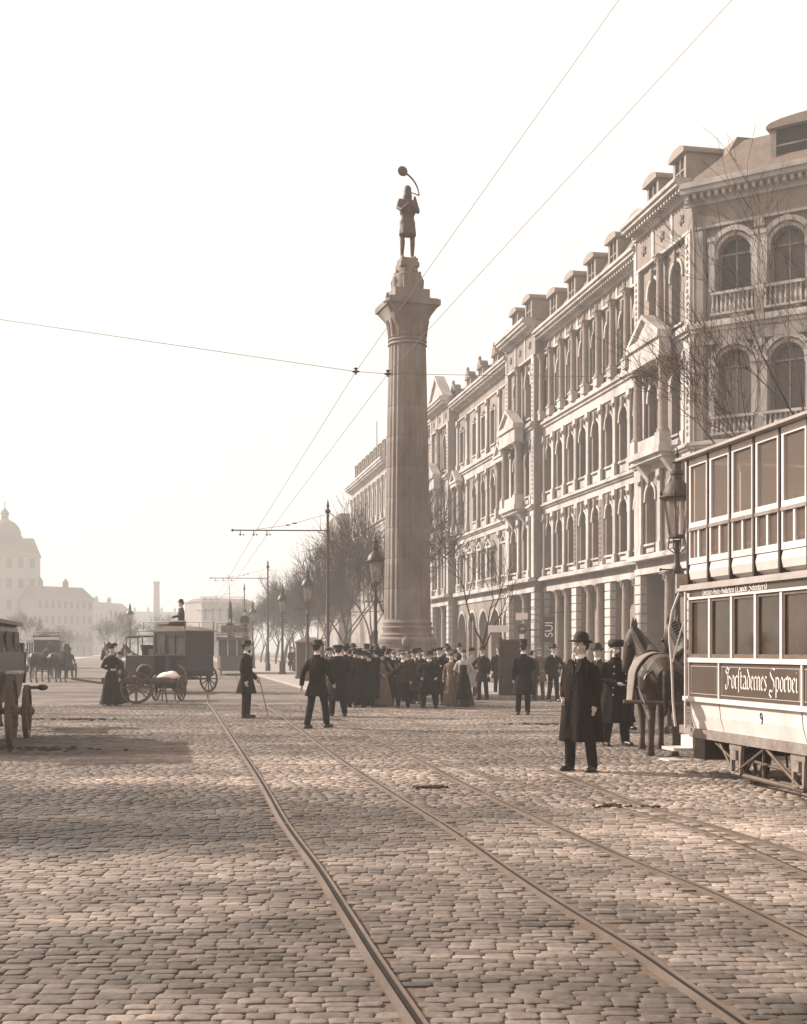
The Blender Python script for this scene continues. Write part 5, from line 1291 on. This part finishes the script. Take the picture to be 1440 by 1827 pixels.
    # shirt front and collar
    if shirt:
        s2=MB(); s2.lathe([(.064,1.49),(.066,1.552 if det else 1.535)],14,(0,0,0),cap=False); s2.prism([(-.028,1.495),(.028,1.495),(.006,1.40),(-.006,1.40)],'y',-.128,-.085)
        s2.build('shirt_collar',LINEN,body)
        t2=MB(); t2.prism([(-.012,1.495),(.012,1.495),(.016,1.42),(-.016,1.42)],'y',-.134,-.129); t2.build('necktie',BLACK,body)
    # hair / beard
    hr=MB(); hr.ell((0,.03,.165),.083,.092,.103,14,10)
    if woman: hr.ell((0,.085,.17),.05,.045,.045,10,8); hr.ell((0,.0,.2),.088,.095,.075,14,8)
    if beard: hr.ell((0,-.05,.045),.05,.045,.05,10,6)
    hr.xf(HM); hr.build('hair',hairc or HAIR,body,60)
    if det:
        ey=MB()
        for s in (-1,1): ey.ell((s*.031,-.078,.148),.013,.006,.0065,8,6)
        ey.xf(HM); ey.build('eye',BLACK,body,60)
        mo=MB(); mo.box(-.022,.022,-.099,-.09,.057,.061); 
        if det==2: mo.cap_tube([(-.02,-.1,.072),(0,-.105,.078),(.02,-.1,.072)],[.004,.008,.004],6)
        mo.xf(HM); mo.build('mouth',HAIR,body,60)
    # hats
    h=MB(); hm_=BLACK
    if hat=='bowler': h.lathe([(.142,.19),(.148,.204),(.1,.21),(.097,.225),(.093,.27),(.075,.315),(.04,.335),(.001,.34)],20); h.v=[(p[0]*(1 if abs(p[0])<.1 else 1.0),p[1]*1.12,p[2]+(.018 if abs(p[0])>.12 else 0)) for p in h.v]
    elif hat=='top': h.lathe([(.152,.20),(.152,.208),(.098,.212),(.094,.25),(.092,.33),(.1,.365),(.001,.368)],20)
    elif hat=='cap': h.lathe([(.095,.185),(.096,.215),(.125,.235),(.12,.26),(.06,.275),(.001,.278)],20); h.prism([(-.07,-.08),(.07,-.08),(.05,-.145),(-.05,-.145)],'z',.183,.192)
    elif hat=='flat': h.ell((0,-.005,.225),.115,.13,.035,14,6); h.prism([(-.07,-.08),(.07,-.08),(.05,-.14),(-.05,-.14)],'z',.193,.203); hm_=GREYCLOTH if cloth!='l' else LIGHTCLOTH
    elif hat=='helmet': h.lathe([(.115,.185),(.105,.2),(.1,.26),(.085,.31),(.05,.34),(.02,.35),(.018,.38),(.001,.385)],18)
    elif hat=='fur': h.lathe([(.098,.18),(.118,.2),(.122,.24),(.115,.285),(.08,.31),(.001,.315)],20)
    elif hat=='wide': h.lathe([(.2,.235),(.205,.243),(.09,.25),(.085,.29),(.05,.31),(.001,.312)],20); h.ell((.08,-.05,.29),.08,.05,.05,8,6); h.ell((-.06,.05,.3),.07,.05,.06,8,6); h.ell((.0,-.1,.28),.05,.04,.04,8,6)
    elif hat=='soft': h.lathe([(.166,.186),(.172,.2),(.1,.212),(.098,.25),(.085,.3),(.03,.3),(.001,.285)],20)
    elif hat=='scarf': h.ell((0,.02,.17),.088,.1,.108,12,8); hm_=GREYCLOTH
    elif hat=='light': h.ell((0,-.005,.225),.12,.13,.038,14,6); hm_=LIGHTCLOTH
    if h.v: 
        h.xf(HM); h.build('hat' if hat not in('cap','flat','light') else 'cap',hm_,body,50)
        if hat=='bowler' or hat=='soft' or hat=='top':
            r_=MB(); r_.lathe([(.0995,.213),(.0985,.232)],20,cap=False); r_.v=[(p[0],p[1]*(1.12 if hat=='bowler' else 1),p[2]) for p in r_.v]; r_.xf(HM); r_.build('hat_band',LEATHER,body)
    if apron:
        a_=MB(); n=12
        vs=[];rows=[(.25,.285,.275),(.6,.245,.222),(.9,.19,.162),(1.08,.135,.12),(1.3,.15,.14)]
        for (z_,x_,y_) in rows:
            for i in range(n+1):
                an_=R(-150+120*i/n); vs.append((x_*1.03*math.cos(an_),(y_*1.05)*math.sin(an_)+.0,z_))
        fs=[(j*(n+1)+i,j*(n+1)+i+1,(j+1)*(n+1)+i+1,(j+1)*(n+1)+i) for j in range(len(rows)-1) for i in range(n)]
        a_.add(vs,fs); ao=a_.build('apron',CLOTHS[apron],body,60); 
        sd=ao.modifiers.new('thick','SOLIDIFY'); sd.thickness=.008
    if prop=='cane':
        (sh,e,wv)=AJ[0 if arms[0]=='cane' else 1]; q=MB(); sx_=1 if wv[0]>0 else -1
        q.tube([(wv[0]+.01*sx_,wv[1]-.10,.86),(wv[0]+.04*sx_,wv[1]-.30,.01)],.011,6); q.tube([(wv[0]+.01*sx_,wv[1]-.10,.86),(wv[0]+.01*sx_,wv[1]-.08,.93),(wv[0],wv[1]-.02,.945)],.012,6); cn=q.build('walking_cane',WOODM,None,40)
        tag(cn,'thin walking cane held by the man '+('in the foreground' if det==2 else 'standing alone left of the crowd'),'cane'); cn.location=body.location; cn.rotation_euler=body.rotation_euler; cn.scale=body.scale
    if prop=='stick':
        q=MB(); q.tube([(.1,-.25,1.15),(.34,-.32,.35)],.014,6); st_=q.build('stick',WOODM,None,40); tag(st_,'long stick held by the peaked-cap man at the left of the crowd','stick'); st_.location=body.location; st_.rotation_euler=body.rotation_euler
    return body
CR='people crowding round the foot of the column'
# foreground
p=person(1036,1376,1.84,-38,'man in bowler hat and wide open dark overcoat, standing nearest to us','long','bowler','d','d',('pocket','down'),'apart',det=2,hem=.44,head=(-28,-4),stout=1.0)
for j in range(4):
    q=MB(); q.ell((.01,-.19-.025*j,1.22-j*.13),.014,.008,.014,8,6); q.build('button',BLACK,p,60)
# wide cape-like fronts of his overcoat
cp=MB(); cp.loft([(0,.02,.40,.31,.26,.14),(0,.02,.75,.28,.225,.10),(0,.02,1.08,.26,.19,.05),(0,.01,1.28,.25,.17,.01),(0,.0,1.385,.222,.135,0),(0,0,1.44,.15,.105,0),(0,.01,1.48,.09,.085,0)],36,nf=9,ph=1)
blob(cp,'cape',DARKCLOTH,p,.013,2)
lp=MB(); 
for s in (-1,1): lp.prism([(s*.01,1.27),(s*.10,1.39),(s*.105,1.47),(s*.06,1.49),(s*.02,1.40)][::s],'y',-.165,-.135)
lp.build('lapel',BLACK,p,60)
p=person(1099,1330,1.80,12,'coachman in fur hat and long coat with bright buttons, beside the tram horse','long','fur','d','d',('front','reach'),'apart',det=2,hem=.40,shirt=False,beard=True,stout=1.18)
for s in (-1,1):
    for j in range(5):
        q=MB(); q.ell((s*(.085+.006*j),-.148-.004*j,1.36-j*.12),.013,.008,.013,8,6); q.build('button',BRIGHT,p,60)
person(1066,1305,1.74,-30,'face half hidden between the two nearest men, in a bowler','long','bowler','m','d',det=1)
person(1119,1302,1.66,25,'bare-headed youth peering out behind the coachman, next to the horse head','mid','none','m','d',det=1)
person(440,1281,1.86,78,'bearded man in profile with hat, long coat and cane, alone beside the rail','mid','soft','d','d',('down','cane'),'stand',det=2,hem=.58,beard=True,prop='cane')
person(566,1299,1.84,150,'man in soft hat walking away, left of the crowd','mid','soft','d','d',('swingf','swingb'),'walk',det=1,hem=.66)
person(603,1278,1.78,200,'man in peaked cap and long coat holding a stick, left end of the crowd','long','cap','d','d',('front','front'),'apart',det=1,hem=.40,prop='stick',stout=1.1)
# left cluster
left=[(617,1262,1.80,160,'bowler','d','man in bowler seen from behind with white collar, left part of the crowd'),
(590,1250,1.74,-20,'cap','m','man in peaked cap half hidden by the man with the stick'),
(634,1257,1.70,190,'cap','m','man in cap and brown coat, third from the left in the crowd'),
(630,1243,1.84,20,'bowler','d','taller man in bowler in the rear row, left of the lamp post'),
(648,1260,1.66,170,'flat','m','short man in flat cap seen from behind, below the lamp post'),
(655,1246,1.78,-15,'top','d','man in top hat in the rear row, directly left of the lamp'),
(664,1258,1.72,185,'bowler','m','man in bowler and brown coat, in front of the lamp post'),
(672,1244,1.82,10,'bowler','d','tall man in bowler at the left corner of the plinth'),
(681,1260,1.64,200,'wide','g','woman in wide trimmed hat and grey dress, left of the column base'),
(693,1258,1.70,165,'cap','d','man in peaked cap with his back turned, before the left side of the plinth'),
(703,1256,1.62,-10,'flat','m','youth in flat cap facing us, just left of the boy with raised hands'),
(738,1256,1.66,30,'bowler','m','man in bowler in front of the right side of the plinth'),
(645,1250,1.60,0,'none','g','bare-headed boy squeezed in the middle of the crowd'),
(598,1252,1.70,170,'bowler','d','man in bowler between the peaked cap and the white-collared man'),
(624,1252,1.72,200,'flat','d','stooping figure in flat cap, deep in the crowd below the kiosk edge'),
(641,1262,1.68,175,'soft','d','man in soft hat in the front row, fourth from the left'),
(659,1262,1.58,190,'cap','d','boy in cap in the front row, beneath the lamp'),
(672,1260,1.70,170,'bowler','d','man in bowler in the front row, left of the plinth corner'),
(685,1247,1.74,5,'bowler','d','bearded man in bowler in the rear row, before the left edge of the plinth'),
(711,1250,1.70,10,'flat','d','man in flat cap directly behind the boy with raised hands'),
(727,1251,1.62,-10,'none','d','bare-headed youth against the middle of the plinth'),
(746,1252,1.70,20,'soft','d','man in soft hat before the right part of the plinth'),
(610,1246,1.76,30,'soft','m','man in soft hat in the rear row at the left of the crowd')]
for i,(x,y,h_,f_,ht,cl,lb) in enumerate(left):
    wm=ht=='wide'
    person(x,y,h_,f_,lb,'long',ht,cl,'d',(random.choice(['down','pocket','front']),random.choice(['down','pocket','back'])),random.choice(['stand','shift']),woman=wm,group=CR,hem=random.uniform(.28,.5),stout=random.uniform(.98,1.2),head=(random.uniform(-40,40),random.uniform(-6,12)),shirt=abs(((f_+180)%360)-180)<90)
person(719,1263,1.58,5,'boy in short jacket raising both hands to his face, before the plinth','short','flat','m','d',('mouth','down'),'apart',group=CR,det=1,child=True)
person(766,1263,1.60,-5,'short stout man in long dark coat and hat, hands in pockets, right of the plinth','long','soft','d','d',('pocket','pocket'),'apart',group=CR,det=1,stout=1.25,hem=.45)
person(784,1258,1.74,-25,'man in peaked cap leaning in with folded arms, behind the stout man','long','cap','d','d',('fold','down'),'stand',group=CR,det=1)
person(757,1247,1.66,10,'young man in light jacket by the right corner of the plinth','short','flat','g','m',('down','down'),group=CR)
person(774,1245,1.70,5,'pale-faced boy looking out over the stout man','short','cap','m','d',group=CR)
person(800,1256,1.72,-15,'man in bowler and dark coat, left of the woman with the apron','long','bowler','d','d',('front','down'),group=CR)
person(797,1240,1.84,0,'tall man in bowler in the rear, above the woman with the apron','long','bowler','d','d',group=CR)
person(819,1238,1.86,-5,'tallest man in bowler hat in the rear row, right of the column','long','bowler','d','d',group=CR)
person(812,1247,1.62,20,'man in bowler peeping over the left shoulder of the aproned woman','mid','bowler','m','d',group=CR)
person(805,1260,1.58,-20,'woman in long grey skirt, hidden behind the aproned woman','long','scarf','g','g',('down','down'),woman=True,group=CR)
person(827,1261,1.68,-8,'woman with bare head, pale blouse and dark apron, hands behind her back','blouse','scarf','l','m',('back','back'),woman=True,group=CR,det=1,apron='d',shirt=False)
person(842,1247,1.72,15,'person in pale coat between the aproned woman and the tree stem','long','soft','l','g',('down','down'),group=CR)
person(861,1249,1.76,-30,'man in soft hat and dark coat with watch chain, right of the tree stem','mid','soft','d','d',('hip','down'),'shift',group=CR,det=1)
# right group
RG='people standing before the corner house'
person(889,1240,1.80,12,'young man in cap half hidden by the kiosk plate','mid','flat','m','d',('down','reach'),group=RG)
person(934,1275,1.84,170,'man in top hat and long coat with his back turned, right of the notice board','long','top','d','d',('front','down'),'shift',group=RG,det=1,hem=.5)
person(948,1250,1.66,150,'boy in brown coat just behind the man in top hat','mid','flat','m','d',group=RG)
person(962,1248,1.74,-20,'man in pale cap and light grey overcoat, arms akimbo','long','light','g','g',('hip','hip'),'stride',group=RG,det=1,hem=.62)
person(987,1252,1.80,18,'man in dark suit, hand on hip, just right of the pale cap','short','bowler','d','d',('down','hip'),'apart',group=RG,det=1)
# left side
person(199,1259,1.80,25,'woman in black cape and wide feathered hat at the barrel cart','long','wide','d','d',('front','front'),woman=True,det=1,shirt=False)
person(214,1256,1.62,-60,'smaller figure in dark shawl behind the woman in the feathered hat','long','scarf','m','m',('front','down'),woman=True,shirt=False)
person(124,1209,1.76,175,'man pushing the small distant cart on the left','short','bowler','m','g',('swingf','swingf'),'walk')
person(0,0,1.74,-70,'driver in bowler sitting on the roof of the omnibus','mid','bowler','m','d',('reins','reins'),seated=True,pos=G(300,1234)+Vector((.6,-.4,0)),z0=2.72)
person(0,0,1.78,10,'passenger standing at the front rail on the distant tram roof','long','bowler','m','d',pos=ft+Vector((.65,1.2,0)),z0=2.5)
person(0,0,1.74,20,'passenger seated at the left of the distant tram roof','long','bowler','m','d',seated=True,pos=ft+Vector((-.4,1.6,0)),z0=2.95)
person(520,1200,1.74,30,'distant stroller in dark clothes on the promenade between the lamps','long','bowler','d','d',z0=.11)
person(529,1201,1.64,10,'distant woman in brown beside the stroller on the promenade','long','wide','m','m',woman=True,z0=.11)
person(0,0,1.76,STREET*57.3+90,'driver in top hat on the box of the large carriage at the left edge','long','top','d','d',('reins','reins'),seated=True,pos=LC+U*3.05+N*.6,z0=1.38)
# ================================================================ HORSES
HCOAT=mat('horse_coat',.05,.55,.45,2.2,.25,40,spec=.3); HMANE=mat('horse_mane',.015,.7,.3,20,.4,50)
HBLK=mat('horse_blanket',.2,.9,.2,6,.5,18,dirt=.2); HARN=mat('harness_leather',.02,.45,.3,10,spec=.4)
def horse(loc,rz,label,sc=1.0,turn=0,ht=0,down=0,vox=.022,blanket=False,group=None,legs=0):
    b=MB()
    b.tube([(0,-.86,1.2),(0,-.74,1.2),(0,-.45,1.18),(0,-.1,1.14),(0,.25,1.16),(0,.55,1.24),(0,.78,1.24),(0,.92,1.18)],[(.10,.12),(.22,.28),(.27,.34),(.30,.34),(.31,.33),(.29,.31),(.24,.27),(.1,.14)],20)
    b.ell((0,-.45,1.42),.13,.3,.16,14,8)
    t=R(turn)
    def rot(p,k=1.0):
        # swing the neck about the withers base
        c=Vector((0,-.6,1.3)); v=Vector(p)-c; v=Matrix.Rotation(t*k,3,'Z')@v; return tuple(c+v)
    nk=[(0,-.58,1.30),rot((0,-.85,1.50),.35),rot((0,-1.04,1.70),.7),rot((0,-1.16,1.86),1)]
    b.tube(nk,[(.20,.33),(.15,.27),(.115,.21),(.10,.16)],14)
    poll=Vector(rot((0,-1.16,1.87),1)); HT=t+R(ht); dr=Matrix.Rotation(HT,3,'Z')@Vector((0,-.42+.32*down,-.68-.1*down)); dr.normalize()
    hd=[poll+Vector((0,0,.0)),poll+dr*.15,poll+dr*.32,poll+dr*.47,poll+dr*.6]
    b.cap_tube(hd,[.125,.14,.11,.085,.075],14)
    sd=Matrix.Rotation(HT,3,'Z')@Vector((1,0,0)); fw=Matrix.Rotation(t,3,'Z')@Vector((0,-1,0))
    for s in (-1,1):
        e0=poll+sd*s*.07+Vector((0,0,.08)); b.tube([e0,e0+Vector((0,0,.09))+sd*s*.02,e0+Vector((0,0,.2))+sd*s*.015],[(.042,.03),(.04,.022),(.008,.006)],8)
        b.ell(poll+dr*.2+sd*s*.09,.04,.04,.035,8,6)
    ph=[(0,.05,-.04,.1),(0,-.05,.06,-.08)][legs]
    for i,s in enumerate((-1,1)):
        o=.05 if (i+legs)%2 else -.04
        b.cap_tube([(s*.17,-.56,1.15),(s*.17,-.5,.88),(s*.155,-.56+o,.52),(s*.155,-.55+o,.18)],[.15,.095,.056,.042],12); b.cap_tube([(s*.155,-.55+o,.18),(s*.155,-.60+o,.06)],[.046,.05],10)
        b.tube([(s*.155,-.60+o,.09),(s*.155,-.63+o,0)],[.055,.075],10)
        b.cap_tube([(s*.17,.62,1.22),(s*.19,.52,.95),(s*.18,.70-o,.66),(s*.175,.80-o,.55),(s*.175,.76-o,.2)],[.2,.155,.085,.062,.045],12); b.cap_tube([(s*.175,.76-o,.2),(s*.175,.70-o,.07)],[.05,.052],10)
        b.tube([(s*.175,.71-o,.09),(s*.175,.67-o,0)],[.057,.078],10)
    h=blob(b,'horse',HCOAT,None,vox,3); tag(h,label,'horse',group); h.location=loc; h.rotation_euler=(0,0,rz); h.scale=(sc,)*3
    tl=MB(); tl.cap_tube([(0,.90,1.32),(0,1.02,1.22),(0,1.04,.95),(0,1.0,.62)],[.035,.05,.055,.02],9); blob(tl,'tail',HMANE,h,.02,1)
    mn=MB()
    for k in range(14):
        q=k/13; a=Vector(nk[0]).lerp(Vector(nk[3]),q)+Vector((0,.10,.16-.02*q)); a=a+(Matrix.Rotation(t*q,3,'Z')@Vector((.0,.0,.0)))
        mn.tube([a,a+sd*.09+Vector((0,.01,-.05)),a+sd*.13+Vector((0,.02,-.17))],[.03,.035,.01],5)
    mn.build('mane',HMANE,h,60)
    br=MB()
    def ring(c,r1,r2,ax,th=.018,n=16,tl_=0):
        pts=[]
        for k in range(n+1):
            a=2*math.pi*k/n; pts.append(Vector(c)+Matrix.Rotation(tl_,3,'X')@Vector((r1*math.cos(a),0,r2*math.sin(a))))
        br.tube(pts,th,6,cap=False)
    ring((0,-.62,1.25),.26,.36,0,.045,18,R(-25)); ring((0,-.15,1.15),.325,.37,0,.02); ring((0,.85,1.15),.29,.16,0,.018)
    for s in (-1,1): br.tube([(s*.3,-.6,1.12),(s*.345,0,1.08),(s*.33,.6,1.0),(s*.3,1.0,.8)],.016,5)
    br.build('harness',HARN,h,50)
    bd=MB()
    for q in (.12,.42):
        c=poll+dr*q; rr=.128 if q<.2 else .085
        pts=[c+sd*math.cos(2*math.pi*k/14)*rr+dr.cross(sd)*math.sin(2*math.pi*k/14)*rr for k in range(15)]; bd.tube(pts,.011,5,cap=False)
    for s in (-1,1): bd.tube([poll+dr*.12+sd*s*.122,poll+dr*.42+sd*s*.085],.011,5); bd.box(0,0,0,0,0,0) if False else None; bd.ell(poll+dr*.2+sd*s*.135,.03,.03,.04,8,5)
    bd.build('bridle',HARN,h,50)
    if blanket:
        bk=MB(); n=20; vs=[]
        rows=[-.55,-.4,-.2,.0,.18,.34]
        for y in rows:
            for i in range(n+1):
                a=R(-38+256*i/n); ext=1.0
                x=.36*math.cos(a); z=1.16+.39*math.sin(a)
                if i==0 or i==n or math.sin(a)<0: z=min(z,1.16); 
                if math.sin(a)<0: x=(.35+.03*math.sin(y*22)+.05*abs(math.sin(a)))*(1 if x>0 else -1); z=1.16-abs(math.sin(a))*(.55+.35*(.5-y)*(1 if x<0 else .4))
                vs.append((x,y+.04*math.sin(i*1.3),z))
        fs=[(j*(n+1)+i,j*(n+1)+i+1,(j+1)*(n+1)+i+1,(j+1)*(n+1)+i) for j in range(len(rows)-1) for i in range(n)]
        bk.add(vs,fs); o=bk.build('blanket',HBLK,h,80); m_=o.modifiers.new('s','SUBSURF'); m_.levels=1; m_.render_levels=1; m_=o.modifiers.new('t','SOLIDIFY'); m_.thickness=.02
    return h
hp=G(1190,1349)
horse(hp+U*.75+Vector((.13,0,0)),STREET+R(90)-R(15),'large dark tram horse with a pale blanket, seen from behind with head turned left',1.04,turn=22,ht=48,down=.7,vox=.014,blanket=True,group='horses of the tram team')
horse(hp+U*1.0+Vector((1.05,.15,0)),STREET+R(90),'second tram horse almost hidden behind the dark platform panel',1.08,vox=.022,group='horses of the tram team',legs=1)
sb=MB(); sb.tube([(-.9,0,.86),(.55,0,.8)],.03,8); o=sb.build('swingle_bar',WOODM,None,40); o.location=hp+Vector((.2,-.1,0)); tag(o,'wooden swingle bar hanging behind the tram horse hocks','swingle bar')
ob_=G(300,1234)
OU=Vector((math.cos(R(-38)),math.sin(R(-38)),0)); ON=Vector((-OU.y,OU.x,0))
for dx,dy,lab,lg in ((-2.2,-.45,'nearer dark omnibus horse between the omnibus and the barrel cart',0),(-2.25,.55,'farther omnibus horse, only its head and ears showing above the other',1)):
    horse(ob_+OU*(dx)+ON*dy,R(-90)+R(-38),lab,.95,turn=0,vox=.035,group='horses of the omnibus',legs=lg)
for dx,lab,lg in ((0,'dark horse just ahead of the large carriage at the left edge',0),):
    horse(LC+U*5.6+N*.5,STREET+R(90),lab,1.0,vox=.03,legs=lg)
q_=G(72,1217)
horse(q_,R(170),'hazy horse standing beyond the large carriage, left horse of the pair',1.02,vox=.04,group='distant team on the left')
horse(q_+Vector((.85,.3,0)),R(172),'hazy horse beyond the large carriage, right horse of the pair',1.0,vox=.04,group='distant team on the left',legs=1)
# ================================================================ BARE TREES
def tree_mesh(seed,h,depth=6,spread=.55,trunk_h=.28,r0=.14,lean=(0,0),nch=(3,4),twig=.008,up=.25,minr=.009):
    rnd=random.Random(seed); tk=MB(); cr=MB(); 
    def seg(mb,p,q,r1,r2,n):
        d=(q-p); 
        if d.length<1e-5: return
        d.normalize(); a=d.orthogonal().normalized(); b=d.cross(a); vs=[]
        for (c,r) in ((p,r1),(q,r2)):
            for i in range(n):
                an=2*math.pi*i/n; vs.append(tuple(c+a*(r*math.cos(an))+b*(r*math.sin(an))))
        mb.add(vs,[(i,(i+1)%n,(i+1)%n+n,i+n) for i in range(n)])
    def grow(p,d,L,r,lv):
        n=7 if lv<1 else (5 if lv<3 else 3); mb=tk if lv<1 else cr
        steps=4 if lv<3 else 3; q=p; dd=d.copy(); rr=r
        pts=[(p,r)]
        for i in range(steps):
            dd=(dd+Vector((rnd.gauss(0,.13),rnd.gauss(0,.13),rnd.gauss(0,.1)+up*.12))).normalized()
            q2=q+dd*(L/steps); r2=max(minr*.7,rr*(.88 if lv else .93)); seg(mb,q,q2,rr,r2,n); q=q2; rr=r2; pts.append((q,rr))
        if lv>=depth: return
        k=rnd.randint(*nch)
        for i in range(k+ (2 if lv>=2 else 0)):
            if i<k: bp,br=pts[-1] if i<max(2,k-1) else pts[-2]
            else: bp,br=pts[rnd.randint(1,steps-1)]
            az=2*math.pi*(i+rnd.random()*.7)/k; sp=spread*rnd.uniform(.6,1.25)
            a=dd.orthogonal().normalized(); b=dd.cross(a)
            nd=(dd*math.cos(sp)+(a*math.cos(az)+b*math.sin(az))*math.sin(sp)+Vector((0,0,up*.35))).normalized()
            grow(bp,nd,L*rnd.uniform(.58,.8)*(1.55 if lv==0 else 1),max(minr,br*rnd.uniform(.55,.72)),lv+1)
    d0=Vector((lean[0],lean[1],1)).normalized()
    grow(Vector((0,0,-.05)),d0,h*trunk_h,r0,0)
    return tk.mesh('trunk',BARK,60),cr.mesh('crown',BARK)
TV=[tree_mesh(s,10.5,5,.55,.22,.15,nch=(3,4),minr=.012) for s in (11,12,13)]
def put_tree(loc,label,v,rz,sc,group,name='bare_tree',wd=1.0):
    t=thing(name,label,'tree',loc,rz,group); t.scale=(sc*wd,sc*wd,sc)
    for nm,me in (('trunk',v[0]),('crown',v[1])):
        o=bpy.data.objects.new(nm,me); link(o,t)
    return t
TG='bare trees lining the promenade'
def fz(t,out): p=fac(t,out); p.z=.1; return p
tr=[]
for i in range(13):
    t=14+i*9.0+random.uniform(-1,1)
    tr.append((t,11.6+random.uniform(-.3,.3)))
for i in range(8): tr.append((24+i*13.0,8.8))
names=['nearest bare tree left of the column, behind the lamp','second bare tree of the front promenade row, beside the tall tram pole','third bare tree of the front row, left of the tall tram pole','fourth bare tree of the front row, above the kiosk']
for i,(t,o_) in enumerate(tr):
    if i<len(names): lb=names[i]
    elif i<13: lb='hazy bare tree, number %s from the column in the front promenade row'%['five','six','seven','eight','nine','ten','eleven','twelve','thirteen'][i-4]
    else: lb='bare tree in the rear row near the houses, %s from the column'%['first','second','third','fourth','fifth','sixth','seventh','eighth'][i-13]
    if i>=13 and i-13<2: continue
    put_tree(fz(t,o_),lb,TV[i%3],random.uniform(0,6.28),random.uniform(.92,1.05)*(1.28 if i<3 or i>13 else 1.0),TG,wd=.72)
# far-off trees on the left
for i in range(12):
    px=60+i*30+random.uniform(-8,8); d=150+ (i%4)*45
    p=P(px,HZ,d); p.z=0
    put_tree(p,'faint bare tree in the haze before the far houses, %s from the left edge'%['first','second','third','fourth','fifth','sixth','seventh','eighth','ninth','tenth','eleventh','twelfth'][i],TV[i%3],random.uniform(0,6.28),random.uniform(.6,.8),'faint trees before the far houses')
# young tree right of the column
YT=tree_mesh(31,4.2,3,.62,.45,.075,nch=(3,4),minr=.010,up=.35)
p=G(851,1243); p.z=.1
t=put_tree(p,'young bare tree with a pale straight stake, among the crowd right of the column',YT,.4,1.0,None)
sk_=MB(); sk_.tube([(-.14,-.1,0),(-.14,-.1,2.6)],.03,6); o=sk_.build('stake',TROOF,None,40); o.location=p; tag(o,'pale upright stake tied to the young tree','tree stake')
# big tree in front of the wing
BT=tree_mesh(47,11.5,5,.52,.36,.15,lean=(-.28,-.05),nch=(3,3),minr=.0085,up=.25)
p=P(1600,HZ,26); p.z=.0
put_tree(p,'large bare tree behind the horse tram, its branches spread over the shaded wing',BT,0.0,.74,None)
finish_blobs()
# ================================================================ HAZE
hz=MB(); hz.box(-1290,1290,-24,1295,-1.2,40)
hm=bpy.data.materials.new('haze'); hm.use_nodes=True; t=hm.node_tree; t.nodes.clear()
o=t.nodes.new('ShaderNodeOutputMaterial'); v=t.nodes.new('ShaderNodeVolumePrincipled')
v.inputs['Color'].default_value=(.97,.93,.89,1); v.inputs['Density'].default_value=HAZE; v.inputs['Anisotropy'].default_value=.15
t.links.new(v.outputs[0],o.inputs['Volume']); hm.volume_intersection_method if False else None
ho=hz.build('haze',hm); ho['kind']='stuff'; tag(ho,'pale winter haze filling the street and fading the far houses','haze')
